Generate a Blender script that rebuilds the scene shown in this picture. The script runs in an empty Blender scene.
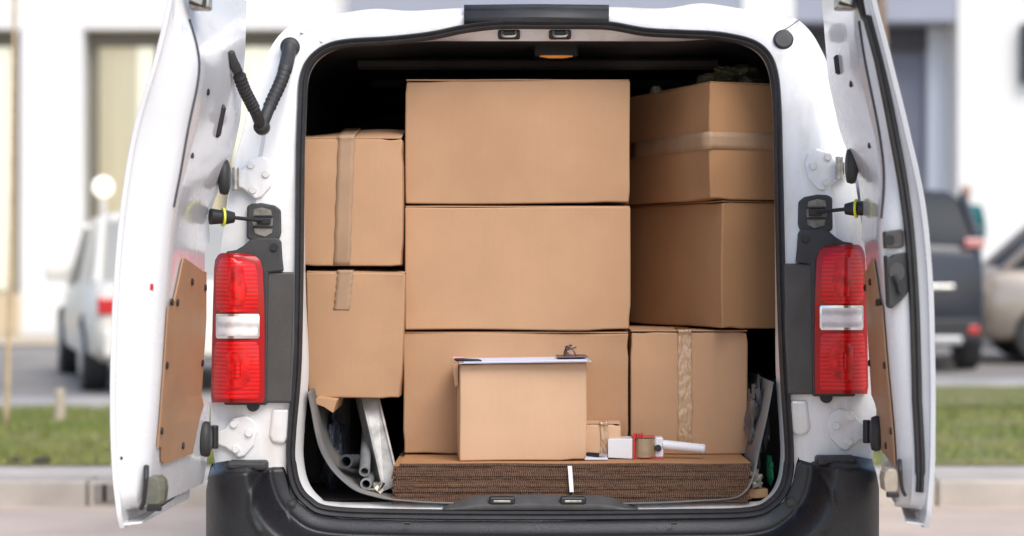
import bpy, bmesh, math, random
from mathutils import Vector, Matrix, noise
random.seed(7)
R = math.radians
sc = bpy.context.scene
C = sc.collection
F, CX, CY, H, CAMD = 1925.0, 512.0, 268.0, 1.12, 5.0

def P(px, py, d):                      # measured picture point at a known distance -> metres
    return Vector(((px-CX)*d/F, d-CAMD, H-(py-CY)*d/F))
def X(px, d): return (px-CX)*d/F
def Z(py, d): return H-(py-CY)*d/F

# ------------------------------------------------------------------ materials
MATS = {}
def mat(name, col, rough=.6, metal=0., coat=0., var=.0, vscale=8., bump=0., bscale=60., col2=None, spec=.5, trans=0., emis=None, stretch=(1,1,1), coord='Object', detail=5):
    if name in MATS: return MATS[name]
    m = bpy.data.materials.new(name); m.use_nodes = True
    nt = m.node_tree; b = nt.nodes['Principled BSDF']
    b.inputs['Base Color'].default_value = (*col, 1); b.inputs['Roughness'].default_value = rough
    b.inputs['Metallic'].default_value = metal; b.inputs['Coat Weight'].default_value = coat
    b.inputs['Coat Roughness'].default_value = .08
    b.inputs['Specular IOR Level'].default_value = spec
    b.inputs['Transmission Weight'].default_value = trans
    if emis:
        b.inputs['Emission Color'].default_value = (*emis[0], 1); b.inputs['Emission Strength'].default_value = emis[1]
    tc = mp = None
    if var or bump or col2:
        tc = nt.nodes.new('ShaderNodeTexCoord'); mp = nt.nodes.new('ShaderNodeMapping')
        mp.inputs['Scale'].default_value = stretch
        nt.links.new(tc.outputs[coord], mp.inputs['Vector'])
    if var or col2:
        n = nt.nodes.new('ShaderNodeTexNoise'); n.inputs['Scale'].default_value = vscale; n.inputs['Detail'].default_value = detail
        nt.links.new(mp.outputs[0], n.inputs['Vector'])
        mx = nt.nodes.new('ShaderNodeMix'); mx.data_type = 'RGBA'
        c2 = col2 if col2 else tuple(max(0, c*(1-var)) for c in col)
        mx.inputs[6].default_value = (*col, 1); mx.inputs[7].default_value = (*c2, 1)
        mr = nt.nodes.new('ShaderNodeMapRange'); mr.inputs[1].default_value = .35; mr.inputs[2].default_value = .7
        nt.links.new(n.outputs['Fac'], mr.inputs[0]); nt.links.new(mr.outputs[0], mx.inputs[0])
        nt.links.new(mx.outputs[2], b.inputs['Base Color'])
        rr = nt.nodes.new('ShaderNodeMapRange'); rr.inputs[3].default_value = max(0, rough-.06); rr.inputs[4].default_value = min(1, rough+.1)
        nt.links.new(n.outputs['Fac'], rr.inputs[0]); nt.links.new(rr.outputs[0], b.inputs['Roughness'])
    if bump:
        n2 = nt.nodes.new('ShaderNodeTexNoise'); n2.inputs['Scale'].default_value = bscale; n2.inputs['Detail'].default_value = 4
        nt.links.new(mp.outputs[0], n2.inputs['Vector'])
        bp = nt.nodes.new('ShaderNodeBump'); bp.inputs['Strength'].default_value = bump; bp.inputs['Distance'].default_value = .004
        nt.links.new(n2.outputs['Fac'], bp.inputs['Height']); nt.links.new(bp.outputs[0], b.inputs['Normal'])
    if bump and coat: nt.links.new(bp.outputs[0], b.inputs['Coat Normal'])
    MATS[name] = m
    return m

def cardboard(name, col, edge=False):
    m = bpy.data.materials.new(name); m.use_nodes = True; nt = m.node_tree; L = nt.links.new
    b = nt.nodes['Principled BSDF']; b.inputs['Roughness'].default_value = .78; b.inputs['Specular IOR Level'].default_value = .3
    tc = nt.nodes.new('ShaderNodeTexCoord'); oi = nt.nodes.new('ShaderNodeObjectInfo')
    add = nt.nodes.new('ShaderNodeVectorMath'); add.operation = 'ADD'
    L(tc.outputs['Object'], add.inputs[0]); L(oi.outputs['Random'], add.inputs[1])
    n = nt.nodes.new('ShaderNodeTexNoise'); n.inputs['Scale'].default_value = 5; n.inputs['Detail'].default_value = 6; L(add.outputs[0], n.inputs['Vector'])
    mp = nt.nodes.new('ShaderNodeMapping'); mp.inputs['Scale'].default_value = (1, 1, .06); L(add.outputs[0], mp.inputs['Vector'])
    n2 = nt.nodes.new('ShaderNodeTexNoise'); n2.inputs['Scale'].default_value = 140; n2.inputs['Detail'].default_value = 3; L(mp.outputs[0], n2.inputs['Vector'])
    n3 = nt.nodes.new('ShaderNodeTexNoise'); n3.inputs['Scale'].default_value = 420; n3.inputs['Detail'].default_value = 2; L(add.outputs[0], n3.inputs['Vector'])
    a1 = nt.nodes.new('ShaderNodeMath'); a1.operation = 'MULTIPLY_ADD'; L(n2.outputs['Fac'], a1.inputs[0]); a1.inputs[1].default_value = .12; L(n.outputs['Fac'], a1.inputs[2])
    a2 = nt.nodes.new('ShaderNodeMath'); a2.operation = 'MULTIPLY_ADD'; L(n3.outputs['Fac'], a2.inputs[0]); a2.inputs[1].default_value = .35; L(a1.outputs[0], a2.inputs[2])
    mr = nt.nodes.new('ShaderNodeMapRange'); mr.inputs[1].default_value = .48; mr.inputs[2].default_value = 1.0; L(a2.outputs[0], mr.inputs[0])
    mx = nt.nodes.new('ShaderNodeMix'); mx.data_type = 'RGBA'
    mx.inputs[6].default_value = (*[c*1.06 for c in col], 1); mx.inputs[7].default_value = (*[c*.88 for c in col], 1)
    L(mr.outputs[0], mx.inputs[0])
    hs = nt.nodes.new('ShaderNodeHueSaturation'); L(mx.outputs[2], hs.inputs['Color'])
    vr = nt.nodes.new('ShaderNodeMapRange'); vr.inputs[3].default_value = .95; vr.inputs[4].default_value = 1.05; L(oi.outputs['Random'], vr.inputs[0]); L(vr.outputs[0], hs.inputs['Value'])
    L(hs.outputs[0], b.inputs['Base Color'])
    w = nt.nodes.new('ShaderNodeTexWave'); w.wave_type = 'BANDS'; w.bands_direction = 'X'; w.inputs['Scale'].default_value = 75; w.inputs['Distortion'].default_value = .6
    L(tc.outputs['Object'], w.inputs['Vector'])
    n4 = nt.nodes.new('ShaderNodeTexNoise'); n4.inputs['Scale'].default_value = 9; n4.inputs['Detail'].default_value = 3; L(add.outputs[0], n4.inputs['Vector'])
    ma = nt.nodes.new('ShaderNodeMath'); ma.operation = 'MULTIPLY_ADD'; L(n4.outputs['Fac'], ma.inputs[0]); ma.inputs[1].default_value = 14; L(w.outputs['Fac'], ma.inputs[2])
    bp = nt.nodes.new('ShaderNodeBump'); bp.inputs['Strength'].default_value = .12; bp.inputs['Distance'].default_value = .001; L(ma.outputs[0], bp.inputs['Height']); L(bp.outputs[0], b.inputs['Normal'])
    MATS[name] = m
    return m

def flute_mat():
    m = bpy.data.materials.new('corrugated_edge'); m.use_nodes = True; nt = m.node_tree; L = nt.links.new
    b = nt.nodes['Principled BSDF']; b.inputs['Roughness'].default_value = .9; b.inputs['Specular IOR Level'].default_value = .15
    tc = nt.nodes.new('ShaderNodeTexCoord'); oi = nt.nodes.new('ShaderNodeObjectInfo')
    add = nt.nodes.new('ShaderNodeVectorMath'); add.operation = 'ADD'; L(tc.outputs['Object'], add.inputs[0]); L(oi.outputs['Random'], add.inputs[1])
    w = nt.nodes.new('ShaderNodeTexWave'); w.bands_direction = 'X'; w.inputs['Scale'].default_value = 62; w.inputs['Distortion'].default_value = 5; L(add.outputs[0], w.inputs['Vector'])
    n = nt.nodes.new('ShaderNodeTexNoise'); n.inputs['Scale'].default_value = 60; n.inputs['Detail'].default_value = 4; L(add.outputs[0], n.inputs['Vector'])
    mu = nt.nodes.new('ShaderNodeMath'); mu.operation = 'MULTIPLY'; L(w.outputs['Fac'], mu.inputs[0]); L(n.outputs['Fac'], mu.inputs[1])
    cr = nt.nodes.new('ShaderNodeValToRGB'); cr.color_ramp.elements[0].position = .05; cr.color_ramp.elements[0].color = (.045, .025, .017, 1)
    cr.color_ramp.elements[1].position = .5; cr.color_ramp.elements[1].color = (.185, .11, .074, 1)
    L(mu.outputs[0], cr.inputs[0]); L(cr.outputs[0], b.inputs['Base Color'])
    bp = nt.nodes.new('ShaderNodeBump'); bp.inputs['Strength'].default_value = .6; bp.inputs['Distance'].default_value = .002; L(mu.outputs[0], bp.inputs['Height']); L(bp.outputs[0], b.inputs['Normal'])
    return m

def van_white():
    m = bpy.data.materials.new('white_van_paint'); m.use_nodes = True; nt = m.node_tree; L = nt.links.new
    b = nt.nodes['Principled BSDF']; b.inputs['Roughness'].default_value = .3; b.inputs['Coat Weight'].default_value = .6; b.inputs['Coat Roughness'].default_value = .12
    tc = nt.nodes.new('ShaderNodeTexCoord')
    n = nt.nodes.new('ShaderNodeTexNoise'); n.inputs['Scale'].default_value = 7; n.inputs['Detail'].default_value = 9; n.inputs['Roughness'].default_value = .68; L(tc.outputs['Object'], n.inputs['Vector'])
    mp = nt.nodes.new('ShaderNodeMapping'); mp.inputs['Scale'].default_value = (1, 1, .12); L(tc.outputs['Object'], mp.inputs['Vector'])
    n2 = nt.nodes.new('ShaderNodeTexNoise'); n2.inputs['Scale'].default_value = 30; n2.inputs['Detail'].default_value = 5; L(mp.outputs[0], n2.inputs['Vector'])
    mu = nt.nodes.new('ShaderNodeMath'); mu.operation = 'MULTIPLY'; L(n.outputs['Fac'], mu.inputs[0]); L(n2.outputs['Fac'], mu.inputs[1])
    cr = nt.nodes.new('ShaderNodeValToRGB'); cr.color_ramp.elements[0].position = .22; cr.color_ramp.elements[0].color = (.745, .745, .74, 1)
    cr.color_ramp.elements[1].position = .46; cr.color_ramp.elements[1].color = (.60, .57, .51, 1)
    L(mu.outputs[0], cr.inputs[0]); L(cr.outputs[0], b.inputs['Base Color'])
    bp = nt.nodes.new('ShaderNodeBump'); bp.inputs['Strength'].default_value = .08; bp.inputs['Distance'].default_value = .01; L(n.outputs['Fac'], bp.inputs['Height']); L(bp.outputs[0], b.inputs['Normal'])
    return m

M_white = van_white()
M_door = mat('white_door_paint', (.755,.76,.765), .25, coat=.7, var=.08, vscale=6, bump=.12, bscale=14)
M_seam = mat('dark_seam_sealer', (.06,.06,.07), .7)
M_rub = mat('black_rubber', (.035,.035,.038), .55, var=.3, vscale=30)
M_plas = mat('dark_grey_plastic', (.036,.036,.037), .5, var=.25, vscale=25, bump=.3, bscale=400)
M_bump = mat('bumper_plastic', (.013,.014,.017), .26, var=.35, vscale=9, bump=.25, bscale=500, spec=.5)
M_clad = mat('cladding_plastic', (.066,.062,.058), .5, var=.2, vscale=18, bump=.3, bscale=400)
M_black = mat('black_plastic', (.015,.015,.016), .45)
M_metal = mat('worn_steel', (.55,.52,.46), .4, metal=.8, var=.5, vscale=60)
M_zinc = mat('dull_aluminium', (.52,.51,.48), .5, metal=.35, var=.5, vscale=22, bump=.2, bscale=80)
M_pipe = mat('grey_steel_pipe', (.30,.31,.32), .45, metal=.3, var=.4, vscale=20)
M_pipeg = mat('grey_plastic_pipe', (.045,.05,.055), .5, var=.3, vscale=20)
M_lining = mat('cargo_lining', (.06,.055,.052), .8, var=.3, vscale=6)
M_liner = mat('grey_floor_sheet', (.12,.125,.135), .6, col2=(.20,.18,.155), vscale=9, bump=.2, bscale=40)
M_hard = mat('brown_hardboard', (.40,.225,.12), .55, var=.14, vscale=6, bump=.1, bscale=200)
M_yel = mat('yellow_ring', (.75,.78,.05), .4)
M_card = cardboard('cardboard', (.48,.283,.158))
M_cardl = cardboard('cardboard_light', (.60,.39,.245))
M_cardd = cardboard('cardboard_deep', (.39,.208,.098))  # darker brown carries the right-hand boxes' shade; flat cartons share it
M_flute = flute_mat()
M_tape = mat('brown_packing_tape', (.395,.25,.148), .55, coat=0, var=.15, vscale=12, bump=.15, bscale=40)
M_tapeg = mat('glossy_packing_tape', (.47,.29,.16), .10, coat=1., var=.05, vscale=20, bump=.15, bscale=90)
M_paper = mat('white_paper', (.62,.66,.80), .6)
M_plw = mat('white_plastic', (.72,.72,.73), .35, coat=.2)
M_redp = mat('red_plastic', (.55,.015,.02), .35, coat=.3)
M_amber = mat('amber_lamp_lens', (.7,.25,.05), .2, coat=1, emis=((1,.33,.06), .22))

def lens_mat(name, col, rib):
    m = bpy.data.materials.new(name); m.use_nodes = True; nt = m.node_tree; L = nt.links.new
    b = nt.nodes['Principled BSDF']; b.inputs['Roughness'].default_value = .3; b.inputs['Specular IOR Level'].default_value = .15; b.inputs['Coat Weight'].default_value = .55; b.inputs['Coat Roughness'].default_value = .02
    tc = nt.nodes.new('ShaderNodeTexCoord')
    w = nt.nodes.new('ShaderNodeTexWave'); w.bands_direction = 'Z'; w.inputs['Scale'].default_value = rib; w.inputs['Distortion'].default_value = .3; L(tc.outputs['Object'], w.inputs['Vector'])
    n = nt.nodes.new('ShaderNodeTexVoronoi'); n.inputs['Scale'].default_value = 45; L(tc.outputs['Object'], n.inputs['Vector'])
    mx = nt.nodes.new('ShaderNodeMix'); mx.data_type = 'RGBA'; mx.inputs[6].default_value = (*[c*.66 for c in col], 1); mx.inputs[7].default_value = (*[min(1, c*1.3) for c in col], 1)
    mu = nt.nodes.new('ShaderNodeMath'); mu.operation = 'MULTIPLY_ADD'; L(n.outputs['Distance'], mu.inputs[0]); mu.inputs[1].default_value = .5; L(w.outputs['Fac'], mu.inputs[2])
    L(mu.outputs[0], mx.inputs[0]); L(mx.outputs[2], b.inputs['Base Color'])
    bp = nt.nodes.new('ShaderNodeBump'); bp.inputs['Strength'].default_value = .25; bp.inputs['Distance'].default_value = .002; L(w.outputs['Fac'], bp.inputs['Height']); L(bp.outputs[0], b.inputs['Normal'])
    return m
M_red = lens_mat('red_lens', (.56,.003,.004), 30)
M_redd = mat('dark_red_lens', (.36,.002,.003), .3, coat=.5, spec=.15)
M_redflat = mat('bright_red_lens', (.80,.006,.006), .3, coat=.5, spec=.15, var=.6, vscale=40)
M_clear = lens_mat('clear_lens', (.66,.62,.60), 10)
M_chrome = mat('chrome_trim', (.8,.8,.8), .15, metal=1)
M_glass = mat('dark_window_glass', (.03,.036,.043), .35, spec=.12)

# ------------------------------------------------------------------ mesh helpers
def new(name, verts, faces, m=None, parent=None, smooth=False, bevel=0, sub=0, mats=None, fm=None, solid=0, auto=None):
    me = bpy.data.meshes.new(name); me.from_pydata([tuple(v) for v in verts], [], faces)
    bm = bmesh.new(); bm.from_mesh(me)
    bmesh.ops.recalc_face_normals(bm, faces=bm.faces); bm.to_mesh(me); bm.free()
    o = bpy.data.objects.new(name, me); C.objects.link(o)
    for mm in (mats or [m]): me.materials.append(mm)
    if fm:
        for i, p in enumerate(me.polygons): p.material_index = fm[i]
    if smooth or auto:
        for p in me.polygons: p.use_smooth = True
    if auto:
        try: me.set_sharp_from_angle(angle=R(auto))
        except Exception: pass
    if solid:
        s = o.modifiers.new('s', 'SOLIDIFY'); s.thickness = solid; s.offset = 0
    if bevel:
        b = o.modifiers.new('b', 'BEVEL'); b.width = bevel; b.segments = 2; b.limit_method = 'ANGLE'; b.angle_limit = R(35)
    if parent is not None:
        o.parent = parent; o.matrix_parent_inverse = parent_world(parent).inverted()
    return o
def parent_world(p):
    m = Matrix.LocRotScale(p.location, p.rotation_euler, p.scale)
    if p.parent: m = parent_world(p.parent) @ p.matrix_parent_inverse @ m
    return m
def tag(o, label, cat, group=None):
    o['label'] = label; o['category'] = cat
    if group: o['group'] = group
    return o
def empty(name, loc, label, cat, group=None, rz=0):
    o = bpy.data.objects.new(name, None); C.objects.link(o); o.location = loc; o.rotation_euler = (0,0,rz); o.empty_display_size = .1
    return tag(o, label, cat, group)
def kind(o, k='structure'): o['kind'] = k; return o

class MB:
    def __init__(s): s.v = []; s.f = []; s.m = []
    def add(s, v, f, mi=0):
        k = len(s.v); s.v += [Vector(q) for q in v]; s.f += [tuple(i+k for i in q) for q in f]; s.m += [mi]*len(f); return s
    def box(s, a, b, mi=0, T=None):
        x0,y0,z0 = a; x1,y1,z1 = b
        v = [Vector(q) for q in ((x0,y0,z0),(x1,y0,z0),(x1,y1,z0),(x0,y1,z0),(x0,y0,z1),(x1,y0,z1),(x1,y1,z1),(x0,y1,z1))]
        if T: v = [T @ q for q in v]
        return s.add(v, [(0,3,2,1),(4,5,6,7),(0,1,5,4),(1,2,6,5),(2,3,7,6),(3,0,4,7)], mi)
    def loft(s, rings, closed=True, caps=True, mi=0):
        n = len(rings[0]); v = [q for r in rings for q in r]; f = []
        for i in range(len(rings)-1):
            for j in range(n if closed else n-1):
                a = i*n+j; b = i*n+(j+1) % n; f.append((a, b, b+n, a+n))
        if caps and closed:
            f.append(tuple(range(n))[::-1]); f.append(tuple((len(rings)-1)*n+j for j in range(n)))
        return s.add(v, f, mi)
    def tube(s, pts, r, n=10, caps=True, closed=False, mi=0, flat=1.0):
        pts = [Vector(p) for p in pts]; N = len(pts); rings = []
        rr = r if isinstance(r, (list, tuple)) else [r]*N
        up = None
        for i, p in enumerate(pts):
            if closed: t = pts[(i+1) % N]-pts[i-1]
            else: t = pts[min(i+1, N-1)]-pts[max(i-1, 0)]
            t.normalize()
            if up is None:
                up = Vector((0,1,0)) if abs(t.y) < .9 else Vector((1,0,0))
            up = (up - t*up.dot(t)).normalized(); sd = t.cross(up)
            rings.append([p+sd*math.cos(2*math.pi*k/n)*rr[i]+up*math.sin(2*math.pi*k/n)*rr[i]*flat for k in range(n)])
        if closed: rings.append(rings[0])
        return s.loft(rings, True, caps and not closed, mi)
    def cyl(s, a, b, r, n=16, mi=0, r2=None): return s.tube([a, b], [r, r if r2 is None else r2], n, mi=mi)
    def prism(s, poly, y0, y1, mi=0):
        n = len(poly); v = [Vector((x, y0, z)) for x, z in poly]+[Vector((x, y1, z)) for x, z in poly]
        return s.add(v, [tuple(range(n)), tuple(range(2*n-1, n-1, -1))]+[(i, (i+1) % n, n+(i+1) % n, n+i) for i in range(n)], mi)
    def build(s, name, m, parent=None, **k):
        if isinstance(m, list): return new(name, s.v, s.f, None, parent, mats=m, fm=s.m, **k)
        return new(name, s.v, s.f, m, parent, **k)

def cr(pts, k=6, closed=False):
    pts = [Vector(p) for p in pts]; n = len(pts); out = []
    rng = range(n) if closed else range(n-1)
    for i in rng:
        if closed: a, b, c, d = pts[i-1], pts[i], pts[(i+1) % n], pts[(i+2) % n]
        else: a, b, c, d = pts[max(i-1, 0)], pts[i], pts[i+1], pts[min(i+2, n-1)]
        for j in range(k):
            t = j/k
            out.append(.5*((2*b)+(c-a)*t+(2*a-5*b+4*c-d)*t*t+(3*b-a-3*c+d)*t**3))
    if not closed: out.append(pts[-1])
    return out
def interp(tab, z):                    # tab of (z, value), any order
    t = sorted(tab)
    if z <= t[0][0]: return t[0][1]
    for (a, u), (b, v) in zip(t, t[1:]):
        if z <= b: return u+(v-u)*(z-a)/(b-a)
    return t[-1][1]
def sm(a, b, x):
    t = max(0, min(1, (x-a)/(b-a))); return t*t*(3-2*t)

# ------------------------------------------------------------------ camera, light
cam = bpy.data.cameras.new('camera'); co = bpy.data.objects.new('camera', cam); C.objects.link(co)
co.location = (0, -CAMD, H); co.rotation_euler = (R(90), 0, 0)
cam.sensor_width = 36; cam.lens = F/1024*36; cam.clip_end = 500; cam.clip_start = .1
cam.dof.use_dof = True; cam.dof.focus_distance = 5.02; cam.dof.aperture_fstop = 1.9
sc.camera = co
w = bpy.data.worlds.new('World'); sc.world = w; w.use_nodes = True
nt = w.node_tree; bg = nt.nodes['Background']; sk = nt.nodes.new('ShaderNodeTexSky'); sk.sky_type = 'NISHITA'; sk.sun_disc = False
EL, AZ = 50, 152                       # the light comes from behind the camera
sk.sun_elevation = R(EL); sk.sun_rotation = R(AZ); sk.air_density = 1.0; sk.dust_density = 2.0; sk.ozone_density = .8
nt.links.new(sk.outputs[0], bg.inputs[0]); bg.inputs[1].default_value = .15
sl = bpy.data.lights.new('sun', 'SUN'); sl.energy = 1.5; sl.angle = R(35); sl.color = (1, .975, .94)
so = bpy.data.objects.new('sun', sl); C.objects.link(so)
dirv = Vector((math.sin(R(AZ))*math.cos(R(EL)), math.cos(R(AZ))*math.cos(R(EL)), math.sin(R(EL))))
so.rotation_euler = dirv.to_track_quat('Z', 'Y').to_euler(); so.location = dirv*30
sc.view_settings.view_transform = 'Standard'; sc.view_settings.look = 'None'
sc.view_settings.exposure = .60; sc.view_settings.gamma = 1

# ================================================================== VAN
def lean(z): return .17*max(0, (z-1.05)/.75)**1.6
def onrear(px, py, off=0.):            # point on the leaning rear face of the body
    d = CAMD
    for _ in range(8):
        d = CAMD+lean(Z(py, d))+off
    return P(px, py, d)
VC = .077
van = empty('delivery_van', (VC, 2.2, 0), 'white delivery van with both rear doors open showing its cargo of cardboard boxes', 'van')

S = [(541,25),(500,25),(465,29),(430,36),(390,40.5),(350,43),(328,48),(312,60),(304,78),(302,110),(300.5,155),(300,200),(299,290),(297,370),(292,430),(291,460),(296,485),(308,501),(330,511),(400,514),
     (541,515),(682,514),(750,512),(773,502),(785,485),(789,460),(788,430),(784,370),(781,290),(779,200),(778,155),(777,110),(774,75),(766,55),(750,43),(718,36),(680,34),(645,32),(610,26),(580,25)]
B = [(541,6),(495,6),(455,8),(410,10.5),(375,8.5),(340,13),(308,16),(284,30),(269,50),(256,80),(243,130),(230,185),(216,290),(212,370),(211,430),(218,480),(228,540),(235,600),(300,620),(400,625),
     (541,625),(682,625),(790,620),(852,600),(859,540),(869,480),(876,430),(875,370),(870,290),(856,185),(846,130),(834,80),(822,50),(808,28),(788,15),(740,8),(702,3),(665,8),(625,7),(585,6)]
S3 = [onrear(*p) for p in S]; B3 = [onrear(*p) for p in B]
Sc, Bc = cr(S3, 6, True), cr(B3, 6, True)
cen = Vector((VC, 0, 1.12))
def scaled(ring, kx, kz, dy, absy=None):
    return [Vector((VC+(p.x-VC)*kx, (p.y+dy) if absy is None else absy, 1.12+(p.z-1.12)*kz)) for p in ring]
I2 = []
for (px, py) in S:
    qx = 541+(px-541)*.982
    ins = 8*sm(230, 400, py) if px < 541 else 4*sm(230, 400, py)
    if 230 < py < 505: qx += ins if px < 541 else -ins
    qy = 270+(py-270)*.985
    qy = max(41 if 400 < px < 690 else qy, qy); qy = min(502, qy)
    I2.append(onrear(qx, qy, .06))
Ic = cr(I2, 6, True)
rings = []
rings.append(scaled(Ic, 1.12, 1.12, .03))
rings.append(scaled(Ic, 1.0, 1.0, .006))
rings.append(Ic)
for t in (.35, .8): rings.append([a.lerp(b, t) for a, b in zip(Ic, Sc)])
rings.append(Sc)
for t in (.06, .15, .3, .5, .60, .68, .74, .85, .94):
    r_ = []
    for a, b in zip(Sc, Bc):
        q = a.lerp(b, t); q.y -= .012*math.sin(math.pi*min(1, t*1.05))-(.013*sm(.60, .68, t)*sm(1.0, .9, t) if q.z > .70 else 0)
        r_.append(q)
    rings.append(r_)
rings.append([b+Vector((0, .006, 0)) for b in Bc])
rings.append(scaled(Bc, 1.006, 1.003, .03)); rings.append(scaled(Bc, 1.012, 1.004, .09)); rings.append(scaled(Bc, 1.02, 1.006, .3))
rings.append(scaled(Bc, 1.04, 1.01, 1.0)); rings.append(scaled(Bc, 1.05, 1.01, 2.6)); rings.append(scaled(Bc, 1.04, 1.0, 3.3))
def squash(ring, y, ztop, kx):
    out = []
    for p in ring:
        z = min(p.z, ztop+ .12*(p.z-1.0)); out.append(Vector((VC+(p.x-VC)*kx, y, z)))
    return out
rings.append(squash(Bc, 3.95, 1.35, 1.03)); rings.append(squash(Bc, 4.2, 1.12, 1.0)); rings.append(squash(Bc, 4.75, .95, .96)); rings.append(squash(Bc, 4.85, .8, .85))
mb = MB(); mb.loft(rings, True, False)
n = len(Bc); k = len(mb.v); mb.f.append(tuple(range(k-n, k))); mb.m.append(0)
body = mb.build('body_shell', M_white, van, auto=28)

# bolt-on panel seams of the body (short sealed joints at the upper corners)
mb = MB()
for pts in ([(300,33),(312,38),(322,43)], [(778,33),(789,27),(800,19)], [(330,27),(332,36)]):
    mb = MB(); mb.tube(cr([onrear(px, py, -.006) for px, py in pts], 3), .0022, 6)
    mb.build('panel_seam', mat('grey_seam', (.25,.23,.2), .7), van)

# door seal round the opening
mb = MB()
seal_path = [p+Vector((0, -.010, 0)) for p in Sc]
n_ = len(seal_path); rings_ = []
for i, p in enumerate(seal_path):
    t = (seal_path[(i+1) % n_]-seal_path[i-1]).normalized(); nrm = Vector((0,-1,0)); sd = t.cross(nrm).normalized()
    wd = .0115 if p.z > .62 else .0135
    prof = [(-1,.012),(-.85,-.006),(-.45,-.013),(-.1,-.007),(.15,-.010),(.55,-.016),(.9,-.008),(1,.012)]
    rings_.append([p+sd*u*wd+Vector((0, v, 0)) for u, v in prof])
rings_.append(rings_[0]); mb.loft(rings_, True, False)
mb.build('door_seal', M_rub, van, auto=60)

# interior
mb = MB()
x0, x1, y0, y1, z0, z1 = -.71, .865, .12, 2.6, .503, 1.77
mb.add([(x0,y0,z0),(x1,y0,z0),(x1,y1,z0),(x0,y1,z0)], [(0,1,2,3)])
mb.build('cargo_floor', mat('dusty_floor', (.27,.235,.195), .85, var=.4, vscale=14, bump=.3, bscale=40), van)
def lin_ring(y, k):
    out = []
    for p in Ic:
        zz_ = 1.12+(p.z-1.12)*1.015; out.append(Vector((VC+(p.x-VC)*k, y+(lean(zz_) if y < .3 else .05), max(zz_, z0+.004))))
    return out
mb = MB(); mb.loft([lin_ring(.075, 1.07), lin_ring(.14, 1.13), lin_ring(1.2, 1.14), lin_ring(2.6, 1.13)], True, False)
k = len(mb.v); n = len(Ic); mb.f.append(tuple(range(k-n, k))); mb.m.append(0)
mb.build('cargo_lining', M_lining, van, auto=50)
for yy in (.62, 1.2, 1.8): mb = MB(); mb.tube([(-.45, yy, 1.715), (.6, yy, 1.715)], .016, 6); mb.build('ceiling_bow', M_lining, van)
for a, b in ((x0+.06, x0+.25), (x1-.25, x1-.06)):
    mb = MB(); mb.box((a, .42, z0+.002), (b, 1.2, z0+.30)); mb.build('wheel_arch_cover', M_lining, van, bevel=.03)
# ceiling lamp
lp = P(556, 56.5, 5.42)
mb = MB(); mb.box((lp.x-.062, lp.y-.03, lp.z-.004), (lp.x+.062, lp.y+.04, lp.z+.04))
lamp = mb.build('dome_lamp', M_black, van, bevel=.006)
mb = MB(); mb.tube([(lp.x-.046, lp.y-.028, lp.z-.002), (lp.x-.02, lp.y-.031, lp.z-.004), (lp.x+.02, lp.y-.031, lp.z-.004), (lp.x+.046, lp.y-.028, lp.z-.002)], [.002,.0045,.0045,.002], 8)
mb.build('lamp_lens', M_amber, lamp, smooth=True)

# roof centre trim
mb = MB(); rr = []
for (py, off) in ((5.5, -.004), (8, -.020), (10.5, -.016), (12, -.024), (18, -.030), (22, -.022), (24, -.006)):
    rr.append([onrear(464, py, off), onrear(536, py-.8, off), onrear(609, py, off)])
mb.loft(rr, False, False)
mb.build('roof_trim', M_plas, van, auto=30, solid=.004)

# header strikers and sill strikers
def striker(cx, cy, up):
    o = onrear(cx, cy, .03)
    m1 = MB()
    m1.box((o.x-.030, o.y-.010, o.z-.013), (o.x+.030, o.y+.012, o.z+.013))
    s_ = m1.build('door_striker', M_black, van, bevel=.006)
    m2 = MB(); m2.tube(cr([(o.x-.018, o.y-.012, o.z+.007*up), (o.x-.016, o.y-.020, o.z-.006*up), (o.x, o.y-.022, o.z-.008*up), (o.x+.016, o.y-.020, o.z-.006*up), (o.x+.018, o.y-.012, o.z+.007*up)], 4), .0035, 8)
    m2.build('striker_loop', M_metal, s_, smooth=True)
striker(509, 34.5, 1); striker(560, 34.5, 1)

# sill trim with two strikers
mb = MB()
def sp(px, py, y): return Vector((X(px, 5+y), y, Z(py, 5+y)))
top = [(443,508),(452,503),(470,497.5),(485,495.5),(541,495),(598,495.5),(613,497.5),(626,503),(638,508)]
A_ = [sp(px, 510, -.012) for px, py in top]; B_ = [sp(px, min(509, py+9), -.010) for px, py in top]; C_ = [sp(px, py, .03) for px, py in top]; D_ = [sp(px, 509, .05) for px, py in top]
mb.loft([A_, B_, C_, D_], False, False)
mb.build('sill_trim', mat('sill_plastic', (.09,.09,.09), .45, var=.3, vscale=20), van, auto=40, solid=.003)
for cx in (502, 573):
    o = sp(cx, 500.5, -.004)
    m1 = MB(); m1.box((o.x-.034, o.y-.010, o.z-.011), (o.x+.034, o.y+.01, o.z+.011)); s_ = m1.build('sill_striker', M_black, van, bevel=.006)
    m2 = MB(); m2.box((o.x-.022, o.y-.0125, o.z-.004), (o.x+.022, o.y-.0095, o.z+.002)); m2.build('striker_plate', M_metal, s_, bevel=.002)

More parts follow.
